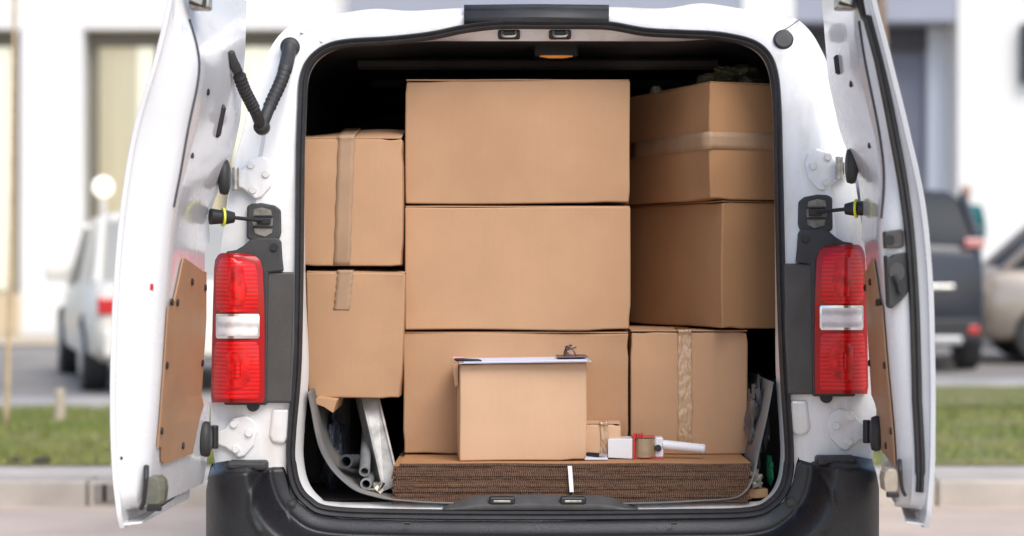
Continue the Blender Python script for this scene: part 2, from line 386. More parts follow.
# bumper
def seal_dist(x, z, path=None):
    best = 9
    for p, e, l2 in SG:
        t = ((x-p.x)*e.x+(z-p.z)*e.z)/l2; t = 0 if t < 0 else 1 if t > 1 else t
        dd = (p.x+e.x*t-x)**2+(p.z+e.z*t-z)**2
        if dd < best: best = dd
    return math.sqrt(best)
SB = [p for p in Sc if p.z < .75]
SG = [(a, b-a, (b.x-a.x)**2+(b.z-a.z)**2) for a, b in zip(SB, SB[1:]) if (b-a).length < .3 and (b-a).length > 1e-5]
topb = [(206,480),(210,464),(228,460),(262,459),(284,459),(287,466),(291,487),(300,503),(316,513),(340,518),(400,520),(541,521)]
topx = [(X(a, 5), Z(b, 5)) for a, b in topb]
topx += [(2*X(541.7, 5)-a, b+(.012 if b > Z(492,5) else .004)) for a, b in topx[:-1]][::-1]
xs = []
xl, xr = topx[0][0], topx[-1][0]; NX = 420
for i in range(NX+1): xs.append(xl+(xr-xl)*i/NX)
def creases(x, z, lines):
    best = 9
    for ln in lines:
        for a, b in zip(ln, ln[1:]):
            ab = b-a; t = max(0, min(1, (Vector((x, z))-a).dot(ab)/ab.length_squared)); q = a+ab*t
            best = min(best, (Vector((x, z))-q).length)
    return best
def lineset(pts): 
    l = [Vector((X(a, 4.95), Z(b, 4.95))) for a, b in pts]; m_ = [Vector((2*X(541.7, 4.95)-v.x, v.y)) for v in l]
    return [l, m_]
L1 = lineset([(263,474),(255,490),(252.5,506),(256,519),(262,529)])
rings_ = []; ZB = .24; NZ = 70
for i, x in enumerate(xs):
    zt = interp(topx, x); col = [Vector((x, .02, zt-.002))]
    ax = abs(x-VC-.006)
    for j in range(NZ+1):
        z = zt+(ZB-zt)*(j/NZ)**1.25
        d_ = seal_dist(x, z)
        y = -.010-.012*sm(.004, .05, d_)-.078*sm(.05, .11, d_)
        y -= .006*math.exp(-(creases(x, z, L1)/.006)**2)
        y += .003*math.exp(-((d_-.055)/.006)**2)
        y += .05*sm(.03, 0, zt-z)*(1 if ax > .66 else 0)*sm(.64, .70, ax)
        c_ = max(0, ax-.74)/.125
        y += .075*c_**3
        y += .03*sm(.40, .30, z)
        col.append(Vector((x, y, z)))
    rings_.append(col)
mb = MB(); mb.loft(rings_, False, False)
for sgn, col in ((-1, rings_[0]), (1, rings_[-1])):      # wraps round to the wheel arch
    mb.loft([col, [p+Vector((sgn*.006, .12, 0)) for p in col], [p+Vector((sgn*.02, .6, 0)) for p in col]], False, False)
bumper = mb.build('rear_bumper', M_bump, van, smooth=True)
for cx, uy in ((247, 0), (836.5, 5)):
    mb = MB(); a = P(cx-20, 461-uy, 4.955); b = P(cx+20, 470-uy, 4.955)
    mb.box((a.x, -.062, b.z), (b.x, .02, a.z)); o = mb.build('step_pad', M_rub, bumper, bevel=.008)
    mb = MB(); mb.box((a.x+.012, -.066, b.z+.008), (b.x-.03, -.0625, b.z+.012)); mb.build('pad_rib', M_plas, o)
for cx, cy in ((292.5, 503), (790.5, 502)):
    o = P(cx, cy, 4.975); mb = MB(); mb.cyl((o.x, o.y+.02, o.z), (o.x, o.y-.006, o.z), .011, 14); q = mb.build('bumper_bolt', M_plas, bumper, auto=40)
    mb = MB(); mb.cyl((o.x, o.y-.0062, o.z), (o.x, o.y-.009, o.z), .006, 6); mb.build('bolt_head', M_clad, q)
for cx in (407, 674):
    o = P(cx, 523, 4.955); mb = MB(); mb.tube([o+Vector((-.007,0,0)), o+Vector((.007,0,0))], .004, 8); mb.build('bumper_clip', M_black, bumper)

# rear lights, cladding, brackets, check straps, hinges: same parts both sides
def mir(px): return 1079.3-px
def side(px, s): return px if s < 0 else mir(px)
for s in (-1, 1):
    sx = lambda px: side(px, s)
    UP = 0 if s < 0 else 8.5
    def onr(px, py, off=0.): return onrear(px, py-UP, off)
    # cladding between light and seal
    mb = MB()
    p = [(262.5,272),(295.5,272),(295,340),(291.5,403),(262.5,403)]
    fr = [onr(sx(a), b, -.030) for a, b in p]; bk = [onr(sx(a), b, .0) for a, b in p]
    mb.loft([fr, bk]); mb.build('pillar_cladding', M_clad, van, bevel=.006)
    # light housing with upper lug
    mb = MB()
    p = [(226,251.5),(236,250),(243,246),(250,240),(257,237.5),(277,237.5),(281.5,241),(282.5,258),(284,271),(268.5,273),(267,405),(224,405),(222,300)]
    fr = [onr(sx(a), b, -.036) for a, b in p]; bk = [onr(sx(a), b, .0) for a, b in p]
    mb.loft([fr, bk]); house = mb.build('light_housing', M_plas, van, bevel=.005)
    o = onr(sx(274), 247, -.037); mb = MB(); mb.cyl(o, o+Vector((0,-.006,0)), .010, 16); q = mb.build('housing_screw', M_black, house, auto=40)
    # lenses: shells that curve round the corner of the body
    tl = bpy.data.objects.new('tail_light', None); C.objects.link(tl); tl.location = onr(sx(238), 330, -.05); tl.parent = van; tl.matrix_parent_inverse = parent_world(van).inverted()
    def lens(name, poly, m, par, base=-.042, dome=.022, bev=.004, N=14):
        # poly: rows of (py, left px, right px)
        rr = []; f_ = []
        for (py, l, r_) in poly:
            row = []
            for i in range(N+1):
                t = i/N; px = l+(r_-l)*t
                y = base-dome*math.sin(math.pi*(.12+.88*t)**.8) + .05*max(0, (236-px)/26)**2
                row.append(onr(sx(px), py, y))
            rr.append(row)
        m_ = MB(); m_.loft(rr, False, False)
        bk = [[q+Vector((0, .03, 0)) for q in row] for row in rr]
        edge = lambda g: [*g[0], *[r[-1] for r in g[1:]], *g[-1][::-1][1:], *[r[0] for r in g[::-1][1:-1]]]
        m_.loft([edge(rr), edge(bk)], True, False)
        return m_.build(name, m, par, auto=35, bevel=bev)
    base = lens('lens_surround', [(253,221,240),(255,218,254),(260,215,260),(268,214,262.5),(300,213,264),(340,212,264.5),(395,211,264.5),(402.5,212,263.5)], M_redd, tl)
    up = lens('upper_lens', [(258,222,240),(260,219.5,249),(265,218,255),(275,216,257.5),(300,215.5,258),(309,216,257),(312,221,253)], M_red, tl, base=-.050)
    mb_ = lens('inner_lens', [(266,228,246),(270,226,249),(290,225.5,251),(305,227,250)], M_redflat, tl, base=-.054)
    fr_ = lens('chrome_surround', [(314,216.5,258.5),(316,215.8,259.5),(336,215.8,259.5),(338.5,217,258)], M_chrome, tl, base=-.049)
    rv = lens('reversing_lens', [(316.5,218,257),(319,217.5,257.5),(333,217.5,257.5),(336,218,257)], M_clear, fr_, base=-.052)
    lo = lens('lower_lens', [(342,216.5,256),(346,215,258.5),(370,213.8,259.5),(393,213,259.5),(399,215,257)], M_red, tl, base=-.050)
    lo2 = lens('inner_lens', [(352,226,250),(356,223,253),(380,222.5,254),(388,225,250)], M_redflat, tl, base=-.054)
    lo3 = lens('inner_lens', [(362,231,246),(378,231,246)], M_red, tl, base=-.057)
    # drain grommet under the light
    o = onr(sx(254), 405, -.006); mb = MB(); mb.cyl(o, o+Vector((0,-.02,0)), .016, 20); mb.build('grommet', M_black, van, auto=40)
    # check strap plate
    mb = MB()
    p = [(247,206),(252,203.5),(262,203),(275,205.5),(281,210),(281.5,232),(280,238),(274,242),(252,241),(246.5,238)]
    fr = [onr(sx(a), b, -.018) for a, b in p]; bk = [onr(sx(a), b, .0) for a, b in p]
    mb.loft([fr, bk]); pl = mb.build('strap_plate', M_plas, van, bevel=.005)
    mb = MB(); p = [(254,209),(262,207.5),(271,210),(273,220),(272,233),(265,237),(255,234),(252,222)]
    mb.loft([[onr(sx(a), b, -.0205) for a, b in p], [onr(sx(a), b, -.0175) for a, b in p]]); mb.build('strap_bracket', mat('dull_bracket', (.24,.215,.18), .45, metal=.4, var=.5, vscale=60), pl, bevel=.001)
    mb = MB()
    for (a, b) in ((255,216.2),(255,226.8)):
        q = onr(sx(263), b, -.022); mb.box((q.x-.025, q.y-.003, q.z-.003), (q.x+.025, q.y+.003, q.z+.003))
    q = onr(sx(264), 221, -.024); mb.box((q.x-.017, q.y-.008, q.z-.008), (q.x+.017, q.y+.006, q.z+.008))
    mb.build('strap_pivot', M_black, pl, bevel=.002)
    dx = P(sx(232), 217.5-UP, 4.93); q = onr(sx(262), 220.5, -.03)
    mb = MB(); mb.tube([q, dx], .005, 8); mb.tube([dx+Vector((s*-.004, .006, 0)), dx+Vector((s*.02, -.005, .001))], [.014, .020], 14); mb.tube([dx+Vector((s*.02, -.005, .001)), dx+Vector((s*.052, -.02, .002))], [.017, .021], 14)
    st = mb.build('check_strap', M_black, van, auto=40)
    mb = MB(); mb.tube([dx+Vector((s*.0195, -.005, .001)), dx+Vector((s*.0245, -.007, .001))], [.0245, .0245], 20); mb.build('strap_ring', M_yel, st, auto=40)
    # hinges
    for (hx, hy, ax, ay) in (((227.5, 178, 257, 178), (209, 437.5, 240, 437)) if s < 0 else ((mir(848), 175.5, mir(822), 178.5), (mir(872.5), 440.5, mir(845), 438.5))):
        o = P(sx(hx), hy-UP, 4.95)
        mb = MB(); pts_ = [(-34,-5),(-20,-10),(-10,-21),(8,-25),(20,-19),(24,-6),(19,10),(6,22),(-2,24),(-20,12),(-34,8)]
        poly = [(ax+a*.72*(1 if 1 else 1), ay+b*.86) for a, b in pts_]
        fr = [onr(sx(a), b, -.020) for a, b in poly]; bk = [onr(sx(a+(a-ax)*.06), b+(b-ay)*.06, -.002) for a, b in poly]
        mb.loft([bk, fr]); hp = mb.build('hinge_plate', M_white, van, bevel=.004)
        for (bx, by) in ((-6,-13),(9,-4),(-4,12)):
            q = onr(sx(ax+bx), ay+by, -.020); m2 = MB(); m2.cyl(q, q+Vector((0,-.007,0)), .011, 14, r2=.009); m2.build('hinge_bolt', M_white, hp, auto=40)
        # knuckle and oval rubber cover on the door side
        m2 = MB(); e = onr(sx(ax-22), ay, -.022)
        m2.box((min(o.x, e.x), e.y-.010, o.z-.016), (max(o.x, e.x), e.y+.012, o.z+.016)); m2.cyl((o.x-s*.012, e.y-.012, o.z-.03), (o.x-s*.012, e.y-.012, o.z+.03), .010, 12)
        m2.build('hinge_arm', M_metal if ay < 300 else M_black, hp, bevel=.003)
        m3 = MB(); ring = []
        for (t, r_) in ((-.014,.6),(-.011,.92),(0,1.),(.009,.95),(.014,.6)):
            ring.append([Vector((o.x+s*.001+t, o.y-.045+math.cos(a)*.030*r_, o.z+math.sin(a)*.046*r_)) for a in [2*math.pi*i/24 for i in range(24)]])
        m3.loft(ring); m3.build('hinge_cover', M_plas, hp, smooth=True)
    # pressed recess beside the lower hinge
    mb = MB(); p = [(272,409),(289,409),(288,438),(284,444),(272,443),(269,436)]
    mb.loft([[onr(sx(a), b, -.016) for a, b in p], [onr(sx(a), b, .0) for a, b in p]]); mb.build('pressed_panel', M_white, van, bevel=.007)

# grommet where the missing conduit would plug in (right), conduit (left)
o = onrear(783, 40.5, -.006)
mb = MB(); mb.tube([o+Vector((0,.01,0)), o+Vector((0,-.010,.002)), o+Vector((0,-.014,.003))], [.027,.027,.022], 24); mb.build('rubber_plug', M_plas, van, auto=40)
a = onrear(290, 47, -.02); b = P(261.5, 127, 4.93); c = P(237, 68, 4.78)
mb = MB()
mb.tube([a+Vector((0,.03,.0)), a+Vector((0,-.004,0)), a+Vector((0,-.012,.0))], [.026,.026,.02], 20)
p1 = cr([a+Vector((0,-.008,.0)), a+Vector((-.002,-.03,-.03)), a.lerp(b,.42)+Vector((.012,-.02,0)), a.lerp(b,.72)+Vector((.006,-.02,0)), b], 22)
rad = []
for i, q in enumerate(p1):
    t = i/(len(p1)-1); base = .019 if t < .42 else .0155
    if .42 <= t < .80: base += .0022*(1 if (i % 4 < 2) else -1)
    rad.append(base)
mb.tube(p1, rad, 14)
p2 = cr([b, b.lerp(c,.33), b.lerp(c,.66)+Vector((-.004,0,0)), c], 24); rad = []
for i, q in enumerate(p2):
    t = i/(len(p2)-1); base = .0145
    if .3 <= t < .88: base += .0022*(1 if (i % 4 < 2) else -1)
    if t >= .88: base = .012-(t-.88)*.04
    rad.append(base)
mb.tube(p2, rad, 14)
mb.tube([b+Vector((0,.014,0)), b+Vector((0,-.016,0))], [.021,.019], 18)
mb.tube(cr([c+Vector((.002,0,-.01)), c+Vector((-.008,-.02,.02)), c+Vector((-.010,-.03,.04))], 4), [.013,.013,.013,.012,.011,.010,.009,.008,.004], 10)
mb.build('cable_conduit', M_plas, van, smooth=True)

# ---------------------------------------------------------------- rear doors
class Door:
    pass
def make_door(s, outer, inner, hinge, seam):
    D = Door(); D.s = s
    df, dh = 4.455, 4.93
    D.xo = [(Z(y, 4.36), X(x, 4.36)) for x, y in outer]
    D.xi = [(Z(y, df), X(x, df)) for x, y in inner]
    D.xh = [(Z(y, dh), X(x, dh)) for x, y in hinge]
    def smooth_tab(tb):
        zs_ = [.45+.02*i for i in range(75)]
        return [(z, sum(interp(tb, z+o_) for o_ in (-.06,-.04,-.02,0,.02,.04,.06))/7) for z in zs_]
    D.xo = smooth_tab(D.xo); D.xi = smooth_tab(D.xi)
    ZT, ZBm = 1.80, .565
    def yh(z):
        notch = sm(.775, .80, z)*(1-sm(1.165, 1.195, z))
        return -.035-.085*notch-.06*max(0, (z-1.2)/.6)
    def xh(z): return interp(D.xh, z)
    def prof(z):
        xo, xi = interp(D.xo, z), interp(D.xi, z); h = xh(z); y_ = yh(z)
        k = abs(xo-xi)
        pts = [(h-s*(-.0), y_)]
        for t in (.12, .3, .5, .7, .88): pts.append((h+(xi-h)*t, y_+(-.545-y_)*t))
        pts += [(xi, -.548), (xi+s*.006, -.572), (xi+s*.020, -.588), (xi+s*k*.35, -.597), (xi+s*k*.6, -.604), (xo-s*.016, -.618), (xo-s*.011, -.624), (xo-s*.012, -.58)]
        ho = h+s*.05
        pts += [(xo-s*.014+(ho-xo+s*.014)*t, -.58+(y_+.58)*t) for t in (.3, .65, 1)]
        return pts
    D.yh, D.xhf, D.prof = yh, xh, prof
    zs = [ZBm+(ZT-ZBm)*i/70 for i in range(71)]
    zs += [.775,.785,.80,1.165,1.175,1.185,1.195]; zs = sorted(zs)
    rr = []
    for z in zs:
        g = [Vector((x, y, z)) for x, y in prof(z)]
        if z < ZBm+.05:        # rounded lower corner
            kk = 1-math.sqrt(max(0, 1-((ZBm+.05-z)/.05)**2)); 
            for q in g: 
                if q.y < -.5: q.y += kk*.045
        rr.append(g)
    root = bpy.data.objects.new('rear_door', None); C.objects.link(root); root.location = (X(hinge[-1][0], dh), -.03, .55)
    root.parent = van; root.matrix_parent_inverse = parent_world(van).inverted(); D.root = root
    mb = MB(); mb.loft(rr); mb.build('inner_panel', M_door, root, auto=40)
    # outer skin
    rr = []
    zs2 = [.528+(1.82-.528)*i/80 for i in range(81)]
    for z in zs2:
        xo = interp(D.xo, z); ho = xh(z)+s*.055; y_ = yh(z); r_ = []
        low = sm(.56, .528, z)
        pts = [(xo-s*.012, -.634+low*.02), (xo-s*.003, -.640+low*.02), (xo, -.632+low*.02), (xo+s*.006, -.5), (xo*.5+ho*.5+s*.012, -.33), (ho+s*.008, y_-.05), (ho, y_), (ho-s*.012, y_+.001), (xo*.5+ho*.5, -.33), (xo-s*.008, -.5), (xo-s*.013, -.60)]
        rr.append([Vector((x, y, z)) for x, y in pts])
    mb = MB(); mb.loft(rr)
    # bottom return lip
    mb.build('outer_skin', M_door, root, auto=40)
    # lip along the bottom
    z = .532; xo = interp(D.xo, z); ho = xh(z)+s*.05
    mb = MB()
    mb.loft([[Vector((xo-s*.005, -.62, z)), Vector((xo-s*.05, -.60, z+.004)), Vector((xo-s*.05, -.60, z+.008)), Vector((xo-s*.005, -.62, z+.006))],
             [Vector((ho-s*.0, -.12, z)), Vector((ho-s*.035, -.12, z+.004)), Vector((ho-s*.038, -.12, z+.035)), Vector((ho-s*.0, -.12, z+.006))]])
    mb.build('lower_lip', M_door, root, bevel=.002)
    # seam sealer on the inside, between closing face and inner panel
    mb = MB(); pts = []
    za, zb = Z(seam[0][1], 4.42), Z(seam[-1][1], 4.42)
    for i in range(61):
        z = za+(zb-za)*i/60; xi = interp(D.xi, z); pts.append(Vector((xi+s*.001, -.561, z)))
    def hit(z, xx):               # y on the closing face for a given x
        pr = prof(z); best = None
        for (a, b) in zip(pr[4:12], pr[5:13]):
            lo_, hi_ = sorted((a[0], b[0]))
            if lo_ <= xx <= hi_ and abs(b[0]-a[0]) > 1e-6:
                yy = a[1]+(b[1]-a[1])*(xx-a[0])/(b[0]-a[0])
                if best is None or yy < best: best = yy
        return best if best is not None else -.56
    mb.tube(pts, .0030, 6); mb.build('seam_line', M_seam, root)
    D.hit = hit
    def skin(t, z, off=0):      # t 0 hinge .. 1 free edge, on the inner skin
        h, xi = xh(z), interp(D.xi, z); y_ = yh(z)
        return Vector((h+(xi-h)*t-s*off, y_+(-.545-y_)*t, z))
    D.skin = skin
    return D

LD = make_door(-1,
    outer=[(171,-20),(167,0),(156,50),(131,130),(120,200),(114,260),(110.5,320),(108.5,400),(109.5,450),(113,500),(118,524)],
    inner=[(180,-20),(184,0),(188,18),(195,32),(202,47),(203,65),(200,85),(195,105),(189,130),(184,165),(178,196),(173,215),(169,260),(164,320),(159,400),(154,450),(150,500),(150,524)],
    hinge=[(250,-30),(248,0),(246,50),(240,120),(233,150),(222,180),(213,200),(207,217),(208,250),(208,320),(203,396),(208,406),(206,440),(205,460),(202,480),(198,500)],
    seam=[(185,18),(190,25),(200,38),(204,50),(203,68),(200,85),(195,105),(189,130),(184,165),(178,196),(173,207)])
RD = make_door(1,
    outer=[(872,-20),(877,0),(893,60),(912,136),(917,163),(921,172),(926,200),(932,250),(935,300),(937,400),(936,480),(931,519)],
    inner=[(850,-20),(855,0),(860,47),(866,76),(879,138),(884,187),(880,212),(876,235),(881,260),(884,300),(889,364),(895,425),(898,470),(897,519)],
    hinge=[(818,-30),(820,0),(828,80),(840,130),(850,155),(860,180),(863,205),(864,225),(864,245),(862,255),(866,330),(870,396),(882,406),(884,440),(884,480),(888,500)],
    seam=[(857,20),(860,47),(863,62),(866,76),(873,108),(879,138),(883,165),(884,187),(880,205),(876,218)])

def xh_(D, z): return interp(D.xh, z)
def disc(root, p, n_, r, m, name, th=.003, fy=1., seg=16):
    n_ = n_.normalized(); u = Vector((0,0,1)); v = n_.cross(u).normalized(); u = v.cross(n_)
    mb = MB(); rings_ = [[p+n_*t+(u*math.cos(a)+v*math.sin(a)*fy)*r for a in [2*math.pi*i/seg for i in range(seg)]] for t in (-.002, th)]
    mb.loft(rings_); return mb.build(name, m, root, auto=40)
for D, holes, slot in ((LD, [(.80,90,.008),(.86,155,.007)], (.45,102,136)), (RD, [(.60,78,.008),(.72,143,.007)], (.35,50,70))):
    s = D.s; nn = Vector((-s, -.1, 0))
    for t, py, r_ in holes:
        z = Z(py, 4.5); disc(D.root, D.skin(t, z, .001), nn, r_, M_black, 'panel_hole', th=.0015, fy=1.4)
    t, a, b = slot
    mb = MB(); pa, pb = D.skin(t, Z(a, 4.65), .003), D.skin(t, Z(b, 4.65), .003); mb.tube([pa, pa.lerp(pb,.1), pa.lerp(pb,.9), pb], [.002,.008,.008,.002], 8); mb.build('panel_slot', M_black, D.root)
    # hardboard trim panel
    ztop = [(0,.0),(.08,-.0),(.45,.022),(.7,.035),(.75,.0),(.85,-.06),(.88,-.075),(.985,-.078)]
    zt0, zb0 = Z(272, 4.7), Z(459, 4.65)
    NT = 22; top_, bot_ = [], []
    t0 = .03
    cols = []
    be = [(Z(y, 4.85), X(x if s < 0 else 1083-x, 4.85)) for x, y in ((208,275),(207,320),(203,364),(199,410),(193,460))]
    for i in range(NT+1):
        u_ = i/NT; zt = zt0+interp(ztop, u_); zb = zb0+(.010*sm(.8,.86,u_)+.035*sm(.86,.90,u_) if s < 0 else 0); col_ = []
        for j in range(17):
            zz_ = zb+(zt-zb)*j/16; hx_, xi_ = xh_(D, zz_), interp(D.xi, zz_)
            t0 = (interp(be, zz_)-hx_)/(xi_-hx_) if abs(xi_-hx_) > .02 and s < 0 else .03
            t0 = max(.03, min(.5, t0)); col_.append(D.skin(t0+(.985-t0)*u_, zz_, .005))
        cols.append(col_)
    mb = MB(); mb.loft(cols, False, False); hb = mb.build('trim_board', M_hard, D.root, solid=.004)
    for (t, z) in ((.93,Z(302,4.5)),(.80,Z(303,4.5)),(.45,Z(282,4.7)),(.08,Z(288,4.8)),(.95,Z(366,4.45)),(.08,Z(364,4.8)),(.96,Z(432,4.45)),(.55,Z(449,4.6)),(.08,Z(449,4.8)),(.5,Z(366,4.6))):
        if (t, ) == (.5,): continue
        disc(hb, D.skin(t, z, .007), nn, .0085, M_black, 'trim_clip', th=.004, fy=.9, seg=12)

# closing-face fittings of the left door
s = -1
def face(D, px, py, off=.0):
    z = Z(py, 4.40); x = X(px, 4.40); return Vector((x, D.hit(z, x)-off, z))
q = face(LD, 121, 255); disc(LD.root, q, Vector((.15,-1,0)), .010, M_plas, 'rubber_stop', th=.007)
q = face(LD, 151, 287); mb = MB(); mb.box((q.x-.004, q.y-.002, q.z-.007), (q.x+.004, q.y+.001, q.z+.007)); mb.build('red_clip', M_redp, LD.root)
q = face(LD, 122.5, 457.5); disc(LD.root, q, Vector((.1,-1,0)), .004, M_black, 'face_hole', th=.0015)
# upper latch of the left door and right door
for D, px in ((LD, 203), (RD, 843)):
    q = Vector((X(px, 4.48), -.56, Z(-3, 4.48)))
    mb = MB(); mb.box((q.x-.024, q.y-.02, q.z-.035), (q.x+.024, q.y+.03, q.z+.06)); l_ = mb.build('upper_latch', M_metal, D.root, bevel=.006)
    mb = MB(); mb.tube([(q.x-.02, q.y-.024, q.z-.02), (q.x+.012, q.y-.03, q.z-.032), (q.x+.02, q.y-.02, q.z+.02)], .005, 8); mb.build('latch_claw', M_black, l_)
# lower latches
for D, px, s in ((LD, 156, -1), (RD, 890, 1)):
    c0 = P(px, 488, 4.43) if s < 0 else P(px, 478, 4.43)
    lk_ = .8 if s < 0 else .66
    mb = MB()
    sect = []
    for (dz, wx) in ((-.045,.018),(-.038,.026),(0,.030),(.022,.026),(.035,.014)):
        sect.append([Vector((c0.x+x*wx*lk_, c0.y+y*.03, c0.z+dz*lk_)) for x, y in ((-1,-1),(.6,-1),(1,-.5),(1,1),(-1,1))])
    mb.loft(sect)
    lt = mb.build('lower_latch', mat('olive_latch_plastic', (.15,.15,.11), .4, var=.3, vscale=40) if s < 0 else mat('beige_latch', (.42,.36,.28), .4, var=.3, vscale=30), D.root, bevel=.005)
    mb = MB(); mb.tube(cr([c0+Vector((s*.020,-.01,.065*lk_)), c0+Vector((s*.018,-.028,.03*lk_)), c0+Vector((s*.022,-.030,-.03*lk_)), c0+Vector((s*.03,-.03,-.058*lk_))], 4), [.0085*lk_]*5+[.007*lk_]*8, 8)
    mb.box((c0.x-.02*lk_, c0.y-.034, c0.z-.062*lk_), (c0.x+.022*lk_, c0.y-.02, c0.z-.045*lk_))
    mb.build('latch_hook', M_black, lt, bevel=.002)

# right door: sealing strip, handle recess, lock cover
D = RD
sealp = [(862,-20),(868,0),(877,30),(884,60),(896,110),(905,160),(909,200),(914,270),(917,340),(920,400),(923,450),(925,480),(927,492)]
pts = cr([Vector((X(a,4.39), -.60, Z(b,4.39))) for a, b in sealp], 6); rr = []
for q in pts:
    q.x = interp(D.xo, q.z)-interp([(Z(a_, 4.39), b_) for a_, b_ in ((-20,.024),(60,.024),(136,.032),(200,.039),(270,.041),(400,.038),(480,.027),(495,.026))], q.z); q.y = D.hit(q.z, q.x)-.006
for i, q in enumerate(pts):
    t = (pts[min(i+1,len(pts)-1)]-pts[max(i-1,0)]).normalized(); n0 = Vector((-.35,-1,0)).normalized(); sd = t.cross(n0).normalized(); w_ = .0115 if i < len(pts)-8 else .009
    rr.append([q+sd*u*w_+n0*v for u, v in ((-1,-.01),(-1,.004),(-.5,.010),(0,.006),(.45,.012),(1,.004),(1,-.01))])
mb = MB(); mb.loft(rr); mb.build('edge_seal', M_plas, D.root, auto=40)
def on_face(D, poly, off, m, name, bev=.003, par=None):
    fr = [P(a, b, 4.40) for a, b in poly]
    for q_ in fr: q_.y = -.600-off
    bk = [q_+Vector((0, off+.03, 0)) for q_ in fr]
    m_ = MB(); m_.loft([fr, bk]); return m_.build(name, m, par or D.root, bevel=bev)
hd = on_face(D, [(884.5,231.5),(901,229),(903,232),(903.5,246),(901,248),(885.5,248.5)], .006, M_clad, 'pull_handle')
q = P(890, 240, 4.39); q.y = -.6062; disc(hd, q, Vector((-.1,-1,0)), .012, M_black, 'handle_recess', th=.001)
lk = on_face(D, [(885.5,255),(889,259),(894,254),(906,252),(908.5,256),(910,288),(902,299),(891,309),(888,306)], .008, M_plas, 'lock_cover')
q = P(897, 272, 4.39); q.y = -.6082; disc(lk, q, Vector((-.1,-1,0)), .022, M_clad, 'lock_barrel', th=.004, fy=.8)
mb = MB(); q = P(898, 284, 4.39); q.y = -.614; mb.tube([q+Vector((-.01,0,.02)), q, q+Vector((.004,-.002,-.02))], .006, 8); mb.build('lock_lever', M_black, lk)

# wheels
for wx, wy in ((-.72, .95), (.87, .95), (-.72, 3.95), (.87, 3.95)):
    mb = MB(); s = -1 if wx < VC else 1
    prof_ = [(.20,.0),(.31,.0),(.325,.02),(.325,.18),(.31,.20),(.20,.20)]
    rr = [[Vector((wx-.1+a_, wy+math.cos(t)*r_, .325+math.sin(t)*r_)) for t in [2*math.pi*i/32 for i in range(32)]] for r_, a_ in prof_]
    mb.loft(rr, True, True); wh = mb.build('wheel', M_rub, van, auto=40)
    mb = MB(); mb.tube([(wx+s*.085,wy,.325),(wx+s*.104,wy,.325),(wx+s*.09,wy,.325)], [.2,.2,.06], 32); mb.build('rim', M_chrome, wh, auto=40)

